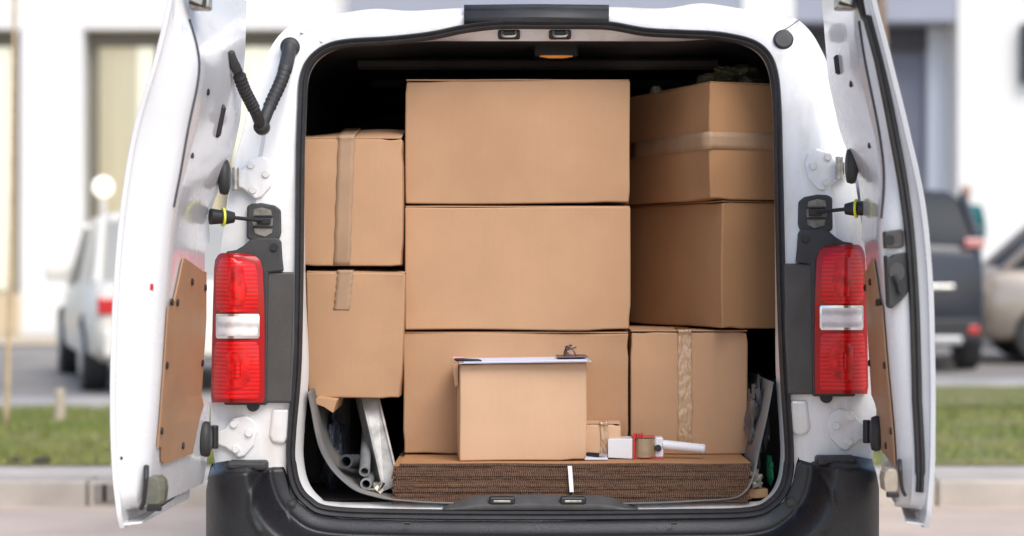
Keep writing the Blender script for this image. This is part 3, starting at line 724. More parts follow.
# ================================================================== CARGO
def warp(v, seed, amp):
    return v+Vector((noise.noise(v*3.1+Vector((seed,0,0))), noise.noise(v*3.1+Vector((0,seed,5))), noise.noise(v*3.1+Vector((3,0,seed)))))*amp
def carton(label, corner, w_, d_, h_, yaw=0., m=None, tape=None, roll=0., pitch=0., taper=1., seed=1, flaps=0., name='cardboard_box', group=None):
    root = empty(name, corner, label, 'box', group, 0); root.rotation_euler = (R(pitch), R(roll), R(yaw+(.5*math.sin(seed*5.1) if yaw == 0 else 0)))
    T = Matrix.LocRotScale(root.location, root.rotation_euler, None)
    bm = bmesh.new(); bmesh.ops.create_cube(bm, size=1)
    bmesh.ops.subdivide_edges(bm, edges=bm.edges[:], cuts=9, use_grid_fill=True)
    for v in bm.verts:
        c = v.co; c += Vector((.5,.5,.5))
        q = Vector((c.x*w_, c.y*d_, c.z*h_))
        k_ = taper+(1-taper)*c.z; q.x = w_/2+(q.x-w_/2)*k_
        bul = 16*c.x*(1-c.x)*c.z*(1-c.z)
        if c.y < .01: q.y -= .004*bul*(.5+.5*noise.noise(Vector((seed*3.3,1,0))))
        if c.x < .01: q.x -= .004*16*c.y*(1-c.y)*c.z*(1-c.z)
        if c.x > .99: q.x += .003*16*c.y*(1-c.y)*c.z*(1-c.z)
        cr_ = sum(1 for e_ in (c.x < .12 or c.x > .88, c.y < .12, c.z < .12 or c.z > .88) if e_)
        if cr_ == 3 and math.sin(seed*7.3+c.x*5+c.z*9) > .2: q += Vector(((.5-c.x)*.006, .004, (.5-c.z)*.006))
        v.co = warp(q, seed, .0048)
    me = bpy.data.meshes.new('box_body'); bm.to_mesh(me); bm.free()
    o = bpy.data.objects.new('box_body', me); C.objects.link(o); me.materials.append(m or M_card); o.parent = root
    for p in me.polygons: p.use_smooth = True
    try: me.set_sharp_from_angle(angle=R(50))
    except Exception: pass
    b = o.modifiers.new('b','BEVEL'); b.width = .0035; b.segments = 2; b.limit_method = 'ANGLE'; b.angle_limit = R(50)
    # top flaps: two halves meeting at a gap
    mb = MB(); g = .003
    for a, c in ((0, .5), (.5, 1)):
        N = 8; rr = []
        for i in range(N+1):
            u = i/N; row = []
            for j in range(7):
                v_ = j/6; y_ = (a*d_+g/2 if a else .002)+(((c*d_-g/2) if c < 1 else d_-.002)-(a*d_+g/2 if a else .002))*v_
                rise = flaps*(v_ if a == 0 else 1-v_)*(.75+.25*math.sin(3+u*4+seed))
                row.append(Vector((.002+(w_-.004)*u, y_, h_+.0025+rise+.001*noise.noise(Vector((u*3,v_*3,seed))))))
            rr.append(row)
        mb.loft(rr, False, False)
    f = mb.build('top_flap', m or M_card, None, solid=.003); f.parent = root
    if tape:
        from mathutils.bvhtree import BVHTree
        bv = BVHTree.FromPolygons([v.co.copy() for v in me.vertices], [tuple(p.vertices) for p in me.polygons])
        for tp in tape:
            t = MB(); kind_ = tp[0]; mt = tp[-1]
            if kind_ == 'v':       # vertical strip: x centre, width, z from, z to, skew, wraps top
                _, cx_, tw, za, zb, sk_, mt = tp
                pts_ = [Vector((cx_+sk_*(1-zz/ h_), -.0065-.0012*math.sin(zz*60+seed), zz)) for zz in [za+(zb-za)*i/24 for i in range(25)]]
                if zb >= h_-.001: pts_ += [Vector((cx_, -.004, h_+.006)), Vector((cx_, .03, h_+.0065+flaps*.2)), Vector((cx_, d_*.5, h_+.007+flaps))]
                rr = [[p+Vector(((k_/4-.5)*tw*(1+.05*math.sin(i*1.3+k_)), -.0012*math.sin(i*2.1+k_*1.7), 0)) for k_ in range(5)] for i, p in enumerate(pts_)]
            elif kind_ == 'h':     # horizontal strip round left side and front
                _, cz_, tw, mt = tp
                pts_ = [Vector((-.0065, d_*.95*(1-i/10), cz_-.0*i)) for i in range(10)]+[Vector((-.006,-.005,cz_)), Vector((.01,-.0068,cz_))]+[Vector((w_*i/8,-.0075,cz_)) for i in range(1,9)]
                rr = [[p+Vector((0,0,(k_/3-.5)*tw)) for k_ in range(4)] for p in pts_]
            for row in rr:
                for p_ in row:
                    if p_.y < 0 and p_.z < h_ and p_.x > .002:
                        h = bv.ray_cast(Vector((min(w_-.002, max(.002, p_.x)), -1, min(h_-.002, max(.002, p_.z)))), Vector((0,1,0)))
                        if h[0]: p_.y = h[0].y-.0010+(.0006*math.sin(p_.z*90+p_.x*300) if kind_ == 'v' else 0)
                    elif kind_ == 'h' and p_.x < 0 and p_.y > 0:
                        h = bv.ray_cast(Vector((-1, min(d_-.002, p_.y), p_.z)), Vector((1,0,0)))
                        if h[0]: p_.x = h[0].x-.0010
            if mt is M_tapeg:
                fine_ = []
                for a_, b_ in zip(rr, rr[1:]):
                    for q_ in range(3): fine_.append([x_.lerp(y_, q_/3) for x_, y_ in zip(a_, b_)])
                rr = []
                for row in fine_:
                    r2 = []
                    for a_, b_ in zip(row, row[1:]):
                        for q_ in range(4): r2.append(a_.lerp(b_, q_/4))
                    for p_ in r2:
                        rid = abs(noise.noise(Vector((p_.x*70+seed, p_.z*28, seed))))+.5*abs(noise.noise(Vector((p_.x*160, p_.z*70, 3))))
                        p_.y -= .0048*(rid); p_.x += .0025*noise.noise(Vector((p_.x*9, p_.z*40, 1)))
                    rr.append(r2)
            t.loft(rr, False, False); o_ = t.build('tape', mt, None, smooth=True, solid=.0006); o_.parent = root
    return root
D0 = .26
zz0 = .6105
bx = lambda px0, px1, d: (X(px0, d), X(px1, d))
a, b = bx(403, 628.5, 5.26)
carton('large cardboard box at the bottom of the middle column, behind the small carton', (a, D0, zz0), b-a, .45, .331, m=M_card, seed=2, flaps=.004)
a, b = bx(405, 630.5, 5.25)
carton('large cardboard box second from the top of the middle column', (a, D0-.01, .9515), b-a, .45, .334, m=M_card, seed=3, flaps=.0045)
a, b = bx(405.5, 630, 5.25)
carton('large cardboard box topmost in the middle column of the van', (a, D0-.005, 1.296), b-a, .45, .335, m=M_card, seed=4)
a, b = bx(630.5, 748, 5.27)
carton('cardboard box with shiny wrinkled tape down its front, on the flat cartons', (a, D0+.01, zz0), b-a, .40, .335, m=M_card, seed=5, flaps=.004,
       tape=[('v', (b-a)*.465, .040, .03, .338, .0, M_tapeg)])
carton('cardboard box turned at an angle, lower of the two on the right', (.570, .22, .957), .28, .54, .342, yaw=24, m=M_cardd, seed=6)
carton('angled cardboard box with a band of tape round it, highest on the right', (.535, .20, 1.3065), .30, .54, .314, yaw=21, m=M_cardd, seed=7, tape=[('h', .158, .048, M_tape)])
a, b = bx(291, 402, 5.2)
carton('cardboard box with vertical brown tape, upper of the two against the left wall', (a, .20, Z(266,5.2)), b-a, .42, Z(139,5.2)-Z(266,5.2), m=M_card, seed=8, flaps=.038,
       tape=[('v', X(346.5,5.2)-a, .046, .001, Z(139,5.2)-Z(266,5.2), -.012, M_tape)])
a, b = bx(303.5, 403, 5.19)
hL = Z(273,5.19)-Z(398,5.19)
carton('slightly crushed cardboard box under the taped one at the left wall', (a+.002, .19, Z(397.5,5.19)), b-a, .42, hL, m=M_card, seed=9, flaps=.012, roll=.8, taper=.93,
       tape=[('v', X(343,5.19)-a, .044, hL-.10, hL, -.03, M_tape)])
# small front carton
sb = carton('small light cardboard carton carrying the clipboard at the front of the load', (X(459.5,5.075), .075, zz0), .336, .172, .257, yaw=3.0, m=M_cardl, seed=10)
mb = MB(); e = X(459.5, 5.075)
mb.add([(e-.004,.10,zz0+.254),(e-.020,.10,zz0+.250),(e-.012,.10,zz0+.195),(e-.004,.10,zz0+.20),(e-.007,.235,zz0+.254),(e-.026,.235,zz0+.25),(e-.018,.235,zz0+.19),(e-.007,.235,zz0+.20)], [(0,1,2,3),(7,6,5,4),(0,4,5,1),(1,5,6,2),(2,6,7,3),(3,7,4,0)])
mb.build('side_flap', M_card, sb)
a, b = bx(578, 620, 5.2)
carton('tiny cardboard box with clear tape, behind the small carton and tape dispenser', (a, .17, zz0), b-a, .085, .090, yaw=-2, m=M_cardl, seed=12, tape=[('v', (b-a)*.62, .022, .0, .09, 0, M_tapeg)])

# clipboard with sheet, clip; pen
z = zz0+.257+.0030
cb = empty('clipboard', (.03, .14, z), 'clipboard with white paper lying on the small front carton', 'clipboard')
Tt = Matrix.Translation((.03,.165,z)) @ Matrix.Rotation(R(1.5), 4, 'Z') @ Matrix.Rotation(R(-.8), 4, 'Y')
mb = MB(); mb.box((-.172,-.108,0), (.178,.105,.0022), T=Tt); mb.build('board', mat('pale_blue_board', (.45,.46,.55), .5), cb, bevel=.001)
mb = MB(); mb.box((-.160,-.106,.0025), (.165,.100,.0055), T=Tt); mb.build('paper', M_paper, cb, bevel=.0008)
mb = MB(); mb.box((.090,-.06,.009), (.170,.06,.013), T=Tt); mb.tube([Tt @ Vector(p) for p in ((.12,-.05,.014),(.12,.05,.014))], .007, 8)
mb.tube(cr([Tt @ Vector(p) for p in ((.108,-.04,.016),(.118,-.02,.030),(.130,0,.040),(.118,.02,.034),(.112,.04,.016))], 4), .0025, 6)
mb.tube(cr([Tt @ Vector(p) for p in ((.140,-.04,.014),(.132,-.03,.030),(.118,-.028,.040),(.112,-.03,.036))], 4), .0025, 6)
mb.tube(cr([Tt @ Vector(p) for p in ((.115,-.03,.028),(.142,-.03,.036))], 4), .002, 6)
mb.build('clip', mat('dark_clip_metal', (.12,.08,.09), .35, metal=.7), cb, bevel=.001)
pn = empty('pen', (X(468,5.07), .06, z), 'black pen lying on the left corner of the clipboard', 'pen')
q = Vector((X(468,5.06), .062, z+.007))
mb = MB(); mb.tube([q+Vector((-.036,.01,.001)), q+Vector((-.03,.01,.001)), q+Vector((.028,0,-.001)), q+Vector((.036,0,-.002))], [.002,.0045,.0045,.002], 10); mb.build('barrel', M_black, pn, smooth=True)
mb = MB(); mb.tube([q+Vector((-.04,.012,.006)), q+Vector((-.012,.006,.0065))], [.003,.002], 6); mb.build('cap', mat('pink_cap', (.75,.35,.42), .4), pn)

# flattened cartons, two bundles side by side, each sheet its own thing
zf = .508; NS = 15; th = (zz0-.0005-zf)/NS
def sheet(x0, x1, y0, y1, z, t, yaw, label, group):
    root = tag(bpy.data.objects.new('flat_carton', None), label, 'flat box', group)
    N = 46; fr = []; me = MB(); amp = random.uniform(.0006, .0015); ph = random.random()*9
    xs_ = [x0+(x1-x0)*i/N for i in range(N+1)]
    def yy(x): return y0+amp*math.sin(x*31+ph)+.0015*noise.noise(Vector((x*22, z*300, 1)))
    jag = [random.uniform(-.001, .001) for _ in xs_]
    zt = lambda x: z+t*.94+.0007*math.sin(x*17+ph); zb = lambda x: z+.0004*math.sin(x*23+ph)
    v = []; f = []; fm = []
    for i, x in enumerate(xs_):
        v += [(x, yy(x)+jag[i], zb(x)), (x, yy(x)+jag[i], zt(x)), (x, y1, zt(x)), (x, y1, zb(x))]
    for i in range(N):
        a = i*4; b = a+4
        f += [(a, b, b+1, a+1), (a+1, b+1, b+2, a+2), (a+2, b+2, b+3, a+3), (a+3, b+3, b, a)]; fm += [1, 0, 1, 0]
    f += [(0,1,2,3), (4*N+3, 4*N+2, 4*N+1, 4*N)]; fm += [1, 1]
    o = new('flat_carton', v, f, None, None, mats=[M_cardd, M_flute], fm=fm)
    bpy.data.objects.remove(root)
    tag(o, label, 'flat box', group); return o
xa, xm, xb = X(394,5.03), X(571,5.03), X(750,5.03)
for k_ in range(NS):
    z = zf+k_*th
    for side_, (l, r_) in enumerate(((xa, xm-.002), (xm+.002, xb))):
        if k_ == NS-1 and side_ == 1: continue
        if k_ == NS-1: l, r_ = xa+.012, xb+.004
        ol = random.uniform(-.008, .006) if side_ == 0 else 0; orr = random.uniform(-.006,.004) if side_ else 0
        if k_ == NS-1: lab, g = 'wide flat carton lying on top of both stacks of flattened boxes', None
        elif k_ == 0: lab, g = ('lowest flattened carton of the %s stack, resting on the van floor' % ('left', 'right')[side_]), None
        else: lab, g = ('brown flattened carton inside the %s stack, between its lowest sheet and the wide top sheet' % ('left', 'right')[side_]), 'flattened cartons in the %s stack' % ('left', 'right')[side_]
        sheet(l+ol, r_+orr, .03+random.uniform(-.003,.003), .66, z, th, 0, lab, g)
mb = MB(); q = P(570, 479, 5.02)
mb.add([(q.x-.006,.021,q.z+.034),(q.x+.005,.021,q.z+.034),(q.x+.010,.019,q.z-.034),(q.x-.001,.019,q.z-.034)], [(0,1,2,3)])
tag(mb.build('paper_strap', mat('white_strap', (.8,.8,.78), .5), None, solid=.001), 'short white strap holding the edges of the flattened cartons', 'strap')

# tape dispenser lying on its side
td = empty('tape_dispenser', (.33, .15, zz0), 'white and red hand tape dispenser with a roll of brown tape', 'tape dispenser')
zc = zz0+.028; d = 5.15
mb = MB(); xw0, xw1 = X(607.5,d), X(632,d)
mb.loft([[Vector((xw0, .135, zz0+.003)), Vector((xw1, .125, zz0+.001)), Vector((xw1,.21,zz0+.001)), Vector((xw0+.01,.20,zz0+.003))],
         [Vector((xw0, .135, zz0+.053)), Vector((xw1, .125, zz0+.055)), Vector((xw1,.21,zz0+.055)), Vector((xw0+.01,.20,zz0+.053))]])
mb.build('tape_guide', M_plw, td, bevel=.002)
mb = MB(); mb.box((xw1+.0005,.122,zz0+.0005),(xw1+.006,.215,zz0+.057)); 
for i in range(4): mb.box((xw1+.004+i*.007,.128,zz0+.056),(xw1+.009+i*.007,.16,zz0+.067))
mb.box((xw1+.0062,.135,zz0+.0565),(X(655,d),.20,zz0+.0585)); mb.box((xw1+.0062,.135,zz0+.0005),(X(664,d),.20,zz0+.003))
mb.build('blade_frame', M_redp, td, bevel=.001)
mb = MB(); cxr = X(644,d); mb.tube([(cxr,.158,zz0+.004),(cxr,.158,zz0+.054)], [.031,.031], 40); mb.build('tape_roll', mat('roll_of_brown_tape', (.33,.235,.14), .2, coat=.8, bump=.6, bscale=40, var=.2, vscale=20), td, auto=50)
mb = MB(); mb.box((X(655,d),.150,zz0+.003),(X(663.5,d),.20,zz0+.056)); mb.build('side_cheek', M_plw, td, bevel=.004)
mb = MB(); hx = X(658,d); mb.cyl((hx,.1495,zz0+.028),(hx,.140,zz0+.028), .009, 14); mb.build('tension_knob', M_black, td, auto=40)
mb = MB(); p0, p1_ = Vector((X(662,d),.16,zz0+.036)), Vector((X(705,d),.145,zz0+.026))
mb.tube([p0, p0.lerp(p1_,.03), p0.lerp(p1_,.93), p0.lerp(p1_,.96), p1_], [.008,.0135,.0125,.0135,.010], 18); mb.build('handle', M_plw, td, auto=40)
# slip of paper and small folding knife beside it
mb = MB(); mb.box((X(584,d),.10,zz0+.001),(X(607,d),.16,zz0+.006)); tag(mb.build('paper_slip', M_paper, None, bevel=.0008), 'small pad of white paper between the small carton and the tape dispenser', 'paper')
kn = empty('utility_knife', (X(597,d), .13, zz0+.007), 'small dark and silver knife lying on the white paper pad', 'knife')
mb = MB(); a_ = Vector((X(587,d),.15,zz0+.012)); b_ = Vector((X(599,d),.12,zz0+.012)); mb.tube([a_, b_], [.005,.006], 8); mb.build('grip', M_black, kn, smooth=False)
mb = MB(); mb.tube([b_, b_+Vector((.02,-.005,.001))], [.006,.003], 6); mb.build('blade', M_metal, kn)

# floor sheet curling up both sides
mat_pts = [(308,392),(312,412),(316,432),(321,450),(331,468),(345,482),(358,491),(374,496),(395,499.5),(450,503),(541,505),(640,503),(700,500.5),(733,498),(746,490),(754,474),(759,450),(765,422),(770,398),(773,382)]
pr = cr([Vector((X(a,5.03), 0, max(.5045, Z(b,5.03)))) for a, b in mat_pts], 6)
rr = [[Vector((p.x, y, p.z)) for p in pr] for y in (.024, .14, .3, .6, .9)]
for i, q in enumerate(rr[0]): q.y += .004*math.sin(i*.35)
mb = MB(); mb.loft(rr, False, False); lin = mb.build('floor_sheet', M_liner, None, smooth=True, solid=.004)
tag(lin, 'thin grey floor sheet curling up both side walls under the load', 'floor sheet')

# pipes
def pipe(px, py, d, dirv_, r, m, label, L_=.5):
    o = P(px, py, d); dv = Vector(dirv_).normalized(); u = dv.cross(Vector((0,0,1))).normalized(); v = dv.cross(u)
    rr = []
    for (t, k_) in ((.0,.68),(.0,1),(L_,1)):
        rr.append([o+dv*t+(u*math.cos(a)+v*math.sin(a))*r*k_ for a in [2*math.pi*i/24 for i in range(24)]])
    rr.insert(0, [o+dv*L_*.9+(u*math.cos(a)+v*math.sin(a))*r*.68 for a in [2*math.pi*i/24 for i in range(24)]])
    m_ = MB(); m_.loft(rr, True, False); return tag(m_.build('pipe', m, None, auto=40), label, 'pipe', 'pipes beside the flattened cartons')
pipe(346, 461.5, 5.10, (.20,1,-.10), .0190, M_pipeg, 'dark grey plastic pipe nearest the curled floor sheet', .5)
pipe(364.5, 471.5, 5.09, (-.05,1,.30), .0145, M_pipe, 'upper of the two light grey steel pipes at the foot of the metal rail', .5)
pipe(366, 484, 5.085, (.02,1,.02), .0155, M_pipe, 'lower light grey steel pipe lying on the floor sheet', .5)
# leaning metal rail
d = 5.13
f0, f1, f2, f3 = P(362,396,5.26), P(378,396,5.26), P(399,484,5.12), P(384,491,5.12)
def rail():
    m_ = MB(); bk = Vector((-.03,.10,0))
    outer_ = [f0,f1,f2,f3]; 
    m_.loft([[p for p in outer_], [p+bk for p in outer_]])
    m_.box((0,0,0),(0.001,.001,.001), T=Matrix.Translation(f0+Vector((.01,.03,-.03))))
    for (a_, b_) in ((f0, f3), (f1, f2)):
        t = (b_-a_); n0 = Vector((0,-.004,0))
        m_.tube([a_+n0, b_+n0], .0035, 6)
    return m_.build('metal_rail', M_zinc, None, bevel=.0015)
rl = tag(rail(), 'dirty aluminium rail leaning down from under the crushed box', 'metal rail')
mb = MB()
for i in range(5):
    q = P(372+i*2.6, 489-((i*37) % 5), 5.09); T_ = Matrix.Translation(q) @ Matrix.Rotation(i*1.3, 4, 'Y') @ Matrix.Rotation(i*.7, 4, 'X')
    mb.box((-.012,-.004,-.002), (.010,.012,.002), T=T_)
tag(mb.build('metal_offcut', M_metal, None), 'bent scrap of metal beside the lower steel pipe', 'scrap')
# torn cardboard piece under the lower left box
mb = MB(); pts_ = [(317,397),(337,400),(333,413),(324,407),(313,403)]
v0 = [P(a,b,5.16) for a,b in pts_]; v1 = [p+Vector((.01,.14,.01)) for p in v0]; mb.loft([v0,v1]); tag(mb.build('torn_cardboard', M_card, None, bevel=.001), 'torn strip of cardboard poking out under the crushed box', 'cardboard piece')
# right corner: wooden offcut, crumpled plastic bag, green rag
mb = MB(); q = P(757,493,5.08); mb.box((-.03,-.01,-.013),(.028,.08,.012), T=Matrix.Translation(q)@Matrix.Rotation(.2,4,'Z')); tag(mb.build('wood_offcut', mat('raw_wood', (.50,.30,.15), .7, var=.3, vscale=20, stretch=(1,1,8)), None, bevel=.003), 'short wooden offcut in the lower right corner of the load space', 'wood block')
def crumple(name, cpx, cpy, d, sx_, sy_, sz_, m, label, cat, seed, fq=26, amp=.35, par=None):
    bm = bmesh.new(); bmesh.ops.create_icosphere(bm, subdivisions=5, radius=1); c_ = P(cpx, cpy, d)
    for v in bm.verts:
        n_ = v.co.normalized(); k_ = 1+amp*noise.noise(n_*2.1+Vector((seed,0,0)))+amp*.5*abs(noise.noise(n_*5+Vector((0,seed,0))))
        v.co = c_+Vector((n_.x*sx_*k_, n_.y*sy_*k_, n_.z*sz_*k_))
    me = bpy.data.meshes.new(name); bm.to_mesh(me); bm.free(); me.materials.append(m); o = bpy.data.objects.new(name, me); C.objects.link(o)
    return tag(o, label, cat)
crumple('plastic_wrap', 752, 479, 5.09, .022, .05, .022, mat('clear_wrap', (.42,.40,.35), .3, coat=.6, var=.4, vscale=40), 'crumpled pale plastic wrap on the right corner of the floor sheet', 'plastic wrap', 3, amp=.7)
crumple('green_rag', 769.5, 470, 5.12, .007, .05, .035, mat('green_cloth', (.02,.24,.12), .8, var=.4, vscale=30), 'green rag stuffed between floor sheet and right wall', 'rag', 5)
crumple('dark_bag', 757, 425, 5.22, .022, .10, .10, mat('grey_bag', (.10,.11,.12), .4, coat=.3, var=.5, vscale=12), 'grey plastic bag squeezed beside the shiny-taped box', 'bag', 8, amp=.6)
crumple('olive_bag', 733, 81, 5.42, .075, .10, .034, mat('olive_bag_plastic', (.085,.075,.04), .6, var=.4, vscale=15), 'olive bag lying on top of the highest right box', 'bag', 11, amp=.6)
crumple('grey_roll', 656, 91, 5.55, .016, .05, .014, mat('dull_roll', (.2,.18,.14), .6), 'small dull roll on the back edge of the highest right box', 'roll', 13, amp=.2)
crumple('blue_grey_sack', 333, 455, 5.40, .035, .12, .11, mat('blue_grey_sack', (.07,.085,.11), .6, var=.5, vscale=10), 'blue-grey sack in the shade behind the pipes', 'sack', 17, amp=.4)

# ================================================================== SETTING
def plane(name, x0, x1, y0, y1, z, m, nx=1, ny=1):
    v = []; f = []
    for j in range(ny+1):
        for i in range(nx+1): v.append((x0+(x1-x0)*i/nx, y0+(y1-y0)*j/ny, z))
    for j in range(ny):
        for i in range(nx): a = j*(nx+1)+i; f.append((a, a+1, a+nx+2, a+nx+1))
    return kind(new(name, v, f, m))
M_asph = mat('pale_asphalt', (.56,.455,.38), .85, col2=(.46,.375,.315), vscale=2.5, bump=.6, bscale=120, detail=9)
M_conc = mat('kerb_concrete', (.50,.445,.385), .85, col2=(.36,.32,.275), vscale=3.5, bump=.5, bscale=60, detail=8)
M_pave = mat('pavement_concrete', (.46,.43,.40), .85, var=.25, vscale=2, bump=.3, bscale=60)
M_grass = mat('lawn_soil', (.16,.18,.05), .95, col2=(.24,.21,.09), vscale=2.2, bump=.8, bscale=70)
M_blade = mat('grass_blades', (.175,.225,.045), .7, col2=(.30,.29,.09), vscale=1.3)
plane('ground', -250, 250, -120, 400, -.02, M_asph)
plane('road', -40, 40, -15, 4.05, 0.0, M_asph)
mb = MB()
x = -14
i = 0
while x < 14:
    wv = 1.0; mb.box((x+.004, 4.05+random.uniform(-.004,.004), -.02), (x+wv-.004, 4.30, .12+random.uniform(-.003,.003))); x += wv
kb = kind(mb.build('kerb', M_conc, None, bevel=.015))
plane('kerb_strip', -14, 14, 4.30, 4.78, .112, mat('strip_concrete', (.56,.50,.44), .85, col2=(.44,.39,.345), vscale=3, bump=.4, bscale=60))
plane('lawn', -14, 14, 4.78, 8.75, .118, M_grass)
plane('lawn', 1.5, 14, 8.75, 11.0, .134, M_grass)
# grass
v = []; f = []
rg = random.Random(3)
for i in range(76000):
    x = rg.uniform(-7, 7); y = rg.uniform(4.80, 8.73) if x < 1.5 else rg.uniform(4.80, 10.98)
    d1 = noise.noise(Vector((x*1.3, y*1.3, 0)))
    if rg.random() < .25-.5*d1: continue
    h_ = rg.uniform(.018, .05)*(1+.6*d1); a_ = rg.uniform(0, 6.28); w_ = rg.uniform(.004, .008); lx, ly = rg.uniform(-.02,.02), rg.uniform(-.02,.02)
    k_ = len(v); v += [(x-w_*math.cos(a_), y-w_*math.sin(a_), .118), (x+w_*math.cos(a_), y+w_*math.sin(a_), .118), (x+lx, y+ly, .118+h_)]; f.append((k_, k_+1, k_+2))
me = bpy.data.meshes.new('grass'); me.from_pydata(v, [], f); me.materials.append(M_blade); g = bpy.data.objects.new('grass', me); C.objects.link(g); kind(g, 'stuff')
g['label'] = 'short green grass on the lawn'
mb = MB(); mb.box((-14, 8.75, .0), (1.5, 8.95, .16)); mb.box((1.504, 11.0, .0), (14, 11.2, .16)); kind(mb.build('far_kerb', M_pave, None, bevel=.015))
plane('pavement', -40, 1.5, 8.95, 9.9, .125, M_pave); plane('pavement', 1.5, 40, 11.2, 12.4, .125, M_pave)
plane('parking_area', -60, 60, 9.9, 19.6, .118, mat('grey_parking_asphalt', (.31,.285,.26), .85, col2=(.24,.22,.20), vscale=1.5, bump=.5, bscale=100))
plane('far_pavement', -60, 60, 19.6, 22.9, .14, mat('glow_tinted_pavement', (.60,.50,.37), .8, var=.2, vscale=2))  # warm tint puts the sun glow into the ground colour

# stones on the lawn
for (px, py, lab) in ((43, 459, 'small dark stone at the near edge of the left lawn'), (17, 461, 'flat dark stone at the left end of the lawn edge')):
    d = 9.9; o = P(px, py, d); bm = bmesh.new(); bmesh.ops.create_icosphere(bm, subdivisions=3, radius=1)
    for q in bm.verts: q.co = Vector((o.x, o.y, .125))+Vector((q.co.x*.05, q.co.y*.04, q.co.z*.025))*(1+.3*noise.noise(q.co*2+Vector((px,0,0))))
    me = bpy.data.meshes.new('stone'); bm.to_mesh(me); bm.free(); me.materials.append(mat('dark_stone', (.05,.045,.04), .9)); s_ = bpy.data.objects.new('stone', me); C.objects.link(s_); tag(s_, lab, 'stone')
# drain slots in the kerb
mb = MB()
st = mat('dark_kerb_stain', (.24,.21,.185), .9)
for (px, w_) in ((94, .06), (101, .09)):
    mb.box((X(px,9.03), 4.040, .02), (X(px,9.03)+w_, 4.055, .105))
tag(mb.build('kerb_drain', st, None, bevel=.004), 'dark drain opening in the kerb face left of the van', 'drain')

# trees
def leaf_cloud(cx_, cy_, cz_, rx, ry, rz_, n_, m, parent, seed, size=.05):
    rg = random.Random(seed); v = []; f = []
    for i in range(n_):
        while True:
            p = Vector((rg.uniform(-1,1), rg.uniform(-1,1), rg.uniform(-1,1)))
            if p.length < 1 and noise.noise(p*2.2+Vector((seed,0,0))) > -.12: break
        c_ = Vector((cx_+p.x*rx, cy_+p.y*ry, cz_+p.z*rz_)); a_ = Vector((rg.gauss(0,1), rg.gauss(0,1), rg.gauss(0,1))).normalized(); b_ = a_.orthogonal().normalized(); s_ = size*rg.uniform(.6,1.3)
        k_ = len(v); v += [c_-a_*s_, c_+b_*s_*.5, c_+a_*s_, c_-b_*s_*.5]; f.append((k_,k_+1,k_+2,k_+3))
    me = bpy.data.meshes.new('crown'); me.from_pydata(v, [], f); me.materials.append(m); o = bpy.data.objects.new('crown', me); C.objects.link(o)
    o.parent = parent; o.matrix_parent_inverse = parent_world(parent).inverted(); return o
M_bark = mat('brown_bark', (.33,.24,.19), .9, var=.4, vscale=20, bump=.8, bscale=40)
M_barkt = mat('tan_young_bark', (.66,.48,.29), .8, var=.3, vscale=20)
M_leaf = mat('leaves', (.07,.12,.03), .6, col2=(.12,.16,.05), vscale=3)
def tree(px, d, r, hgt, label, m, ch, cr_, lean_=0., n_=2500):
    bx_ = X(px, d); by = d-CAMD; t = empty('tree', (bx_, by, .12), label, 'tree', None)
    mb = MB(); pts_ = cr([(bx_,by,.1),(bx_+lean_*.3,by,hgt*.3),(bx_+lean_*.7-.03,by+.02,hgt*.65),(bx_+lean_,by,hgt)], 6); N = len(pts_)
    mb.tube(pts_, [r*(1-.7*i/(N-1)) for i in range(N)], 12)
    for k_ in range(9):
        a_ = k_*2.4; i0 = int(N*(.72+.027*k_)); i0 = min(N-1, i0); p0 = pts_[i0]; q = p0+Vector((math.cos(a_)*cr_*.8, math.sin(a_)*cr_*.8, cr_*.7))
        mb.tube([p0, p0.lerp(q,.5)+Vector((0,0,-.05)), q], [r*.35, r*.22, r*.08], 6)
    mb.build('trunk', m, t, smooth=True)
    leaf_cloud(bx_+lean_, by, ch, cr_, cr_, cr_*.9, n_, M_leaf, t, int(px), .07)
tree(889, 12.6, .075, 5.0, 'brown-trunked tree on the lawn behind the right rear door', M_bark, 5.9, 1.9, -.05, 7000)
tree(6, 12.2, .019, 4.6, 'thin tan young tree on the lawn at the left edge', M_barkt, 5.1, .8, .12, 1500)
mb = MB(); q = P(60, 420, 12.6); mb.tube([(q.x,q.y,.1),(q.x,q.y,.31),(q.x,q.y,.33)], [.035,.033,.02], 10); tag(mb.build('wooden_stake', mat('pale_wood', (.5,.42,.32), .8), None), 'short pale wooden stake on the lawn left of the van', 'stake')

# buildings
def office_glass():
    if 'office_glass' in MATS: return MATS['office_glass']
    m = bpy.data.materials.new('office_glass'); m.use_nodes = True; nt = m.node_tree; nt.nodes.clear(); L = nt.links.new
    o = nt.nodes.new('ShaderNodeOutputMaterial'); x = nt.nodes.new('ShaderNodeMixShader'); t = nt.nodes.new('ShaderNodeBsdfTransparent'); g = nt.nodes.new('ShaderNodeBsdfGlossy'); f = nt.nodes.new('ShaderNodeFresnel')
    g.inputs['Roughness'].default_value = .03; t.inputs[0].default_value = (.93,.95,.94,1); L(f.outputs[0], x.inputs[0]); L(t.outputs[0], x.inputs[1]); L(g.outputs[0], x.inputs[2]); L(x.outputs[0], o.inputs[0])
    MATS['office_glass'] = m; return m
M_bw = mat('white_facade', (.80,.79,.76), .8, var=.04, vscale=1)
M_bc = mat('glowing_cream_blind', (.86,.76,.58), .8, emis=((1,.80,.55), .28), var=.12, vscale=3, stretch=(6,1,.3))  # added glow lifts the blinds out of the recess shading
M_bcw = mat('glowing_pale_blind', (.85,.82,.72), .8, emis=((1,.92,.78), .6), var=.05, vscale=3)  # stronger added glow for the bright patch in the window bay
M_fr = mat('olive_frame', (.17,.155,.12), .6)
M_bb = mat('blue_grey_panel', (.33,.35,.42), .6, var=.08, vscale=1)
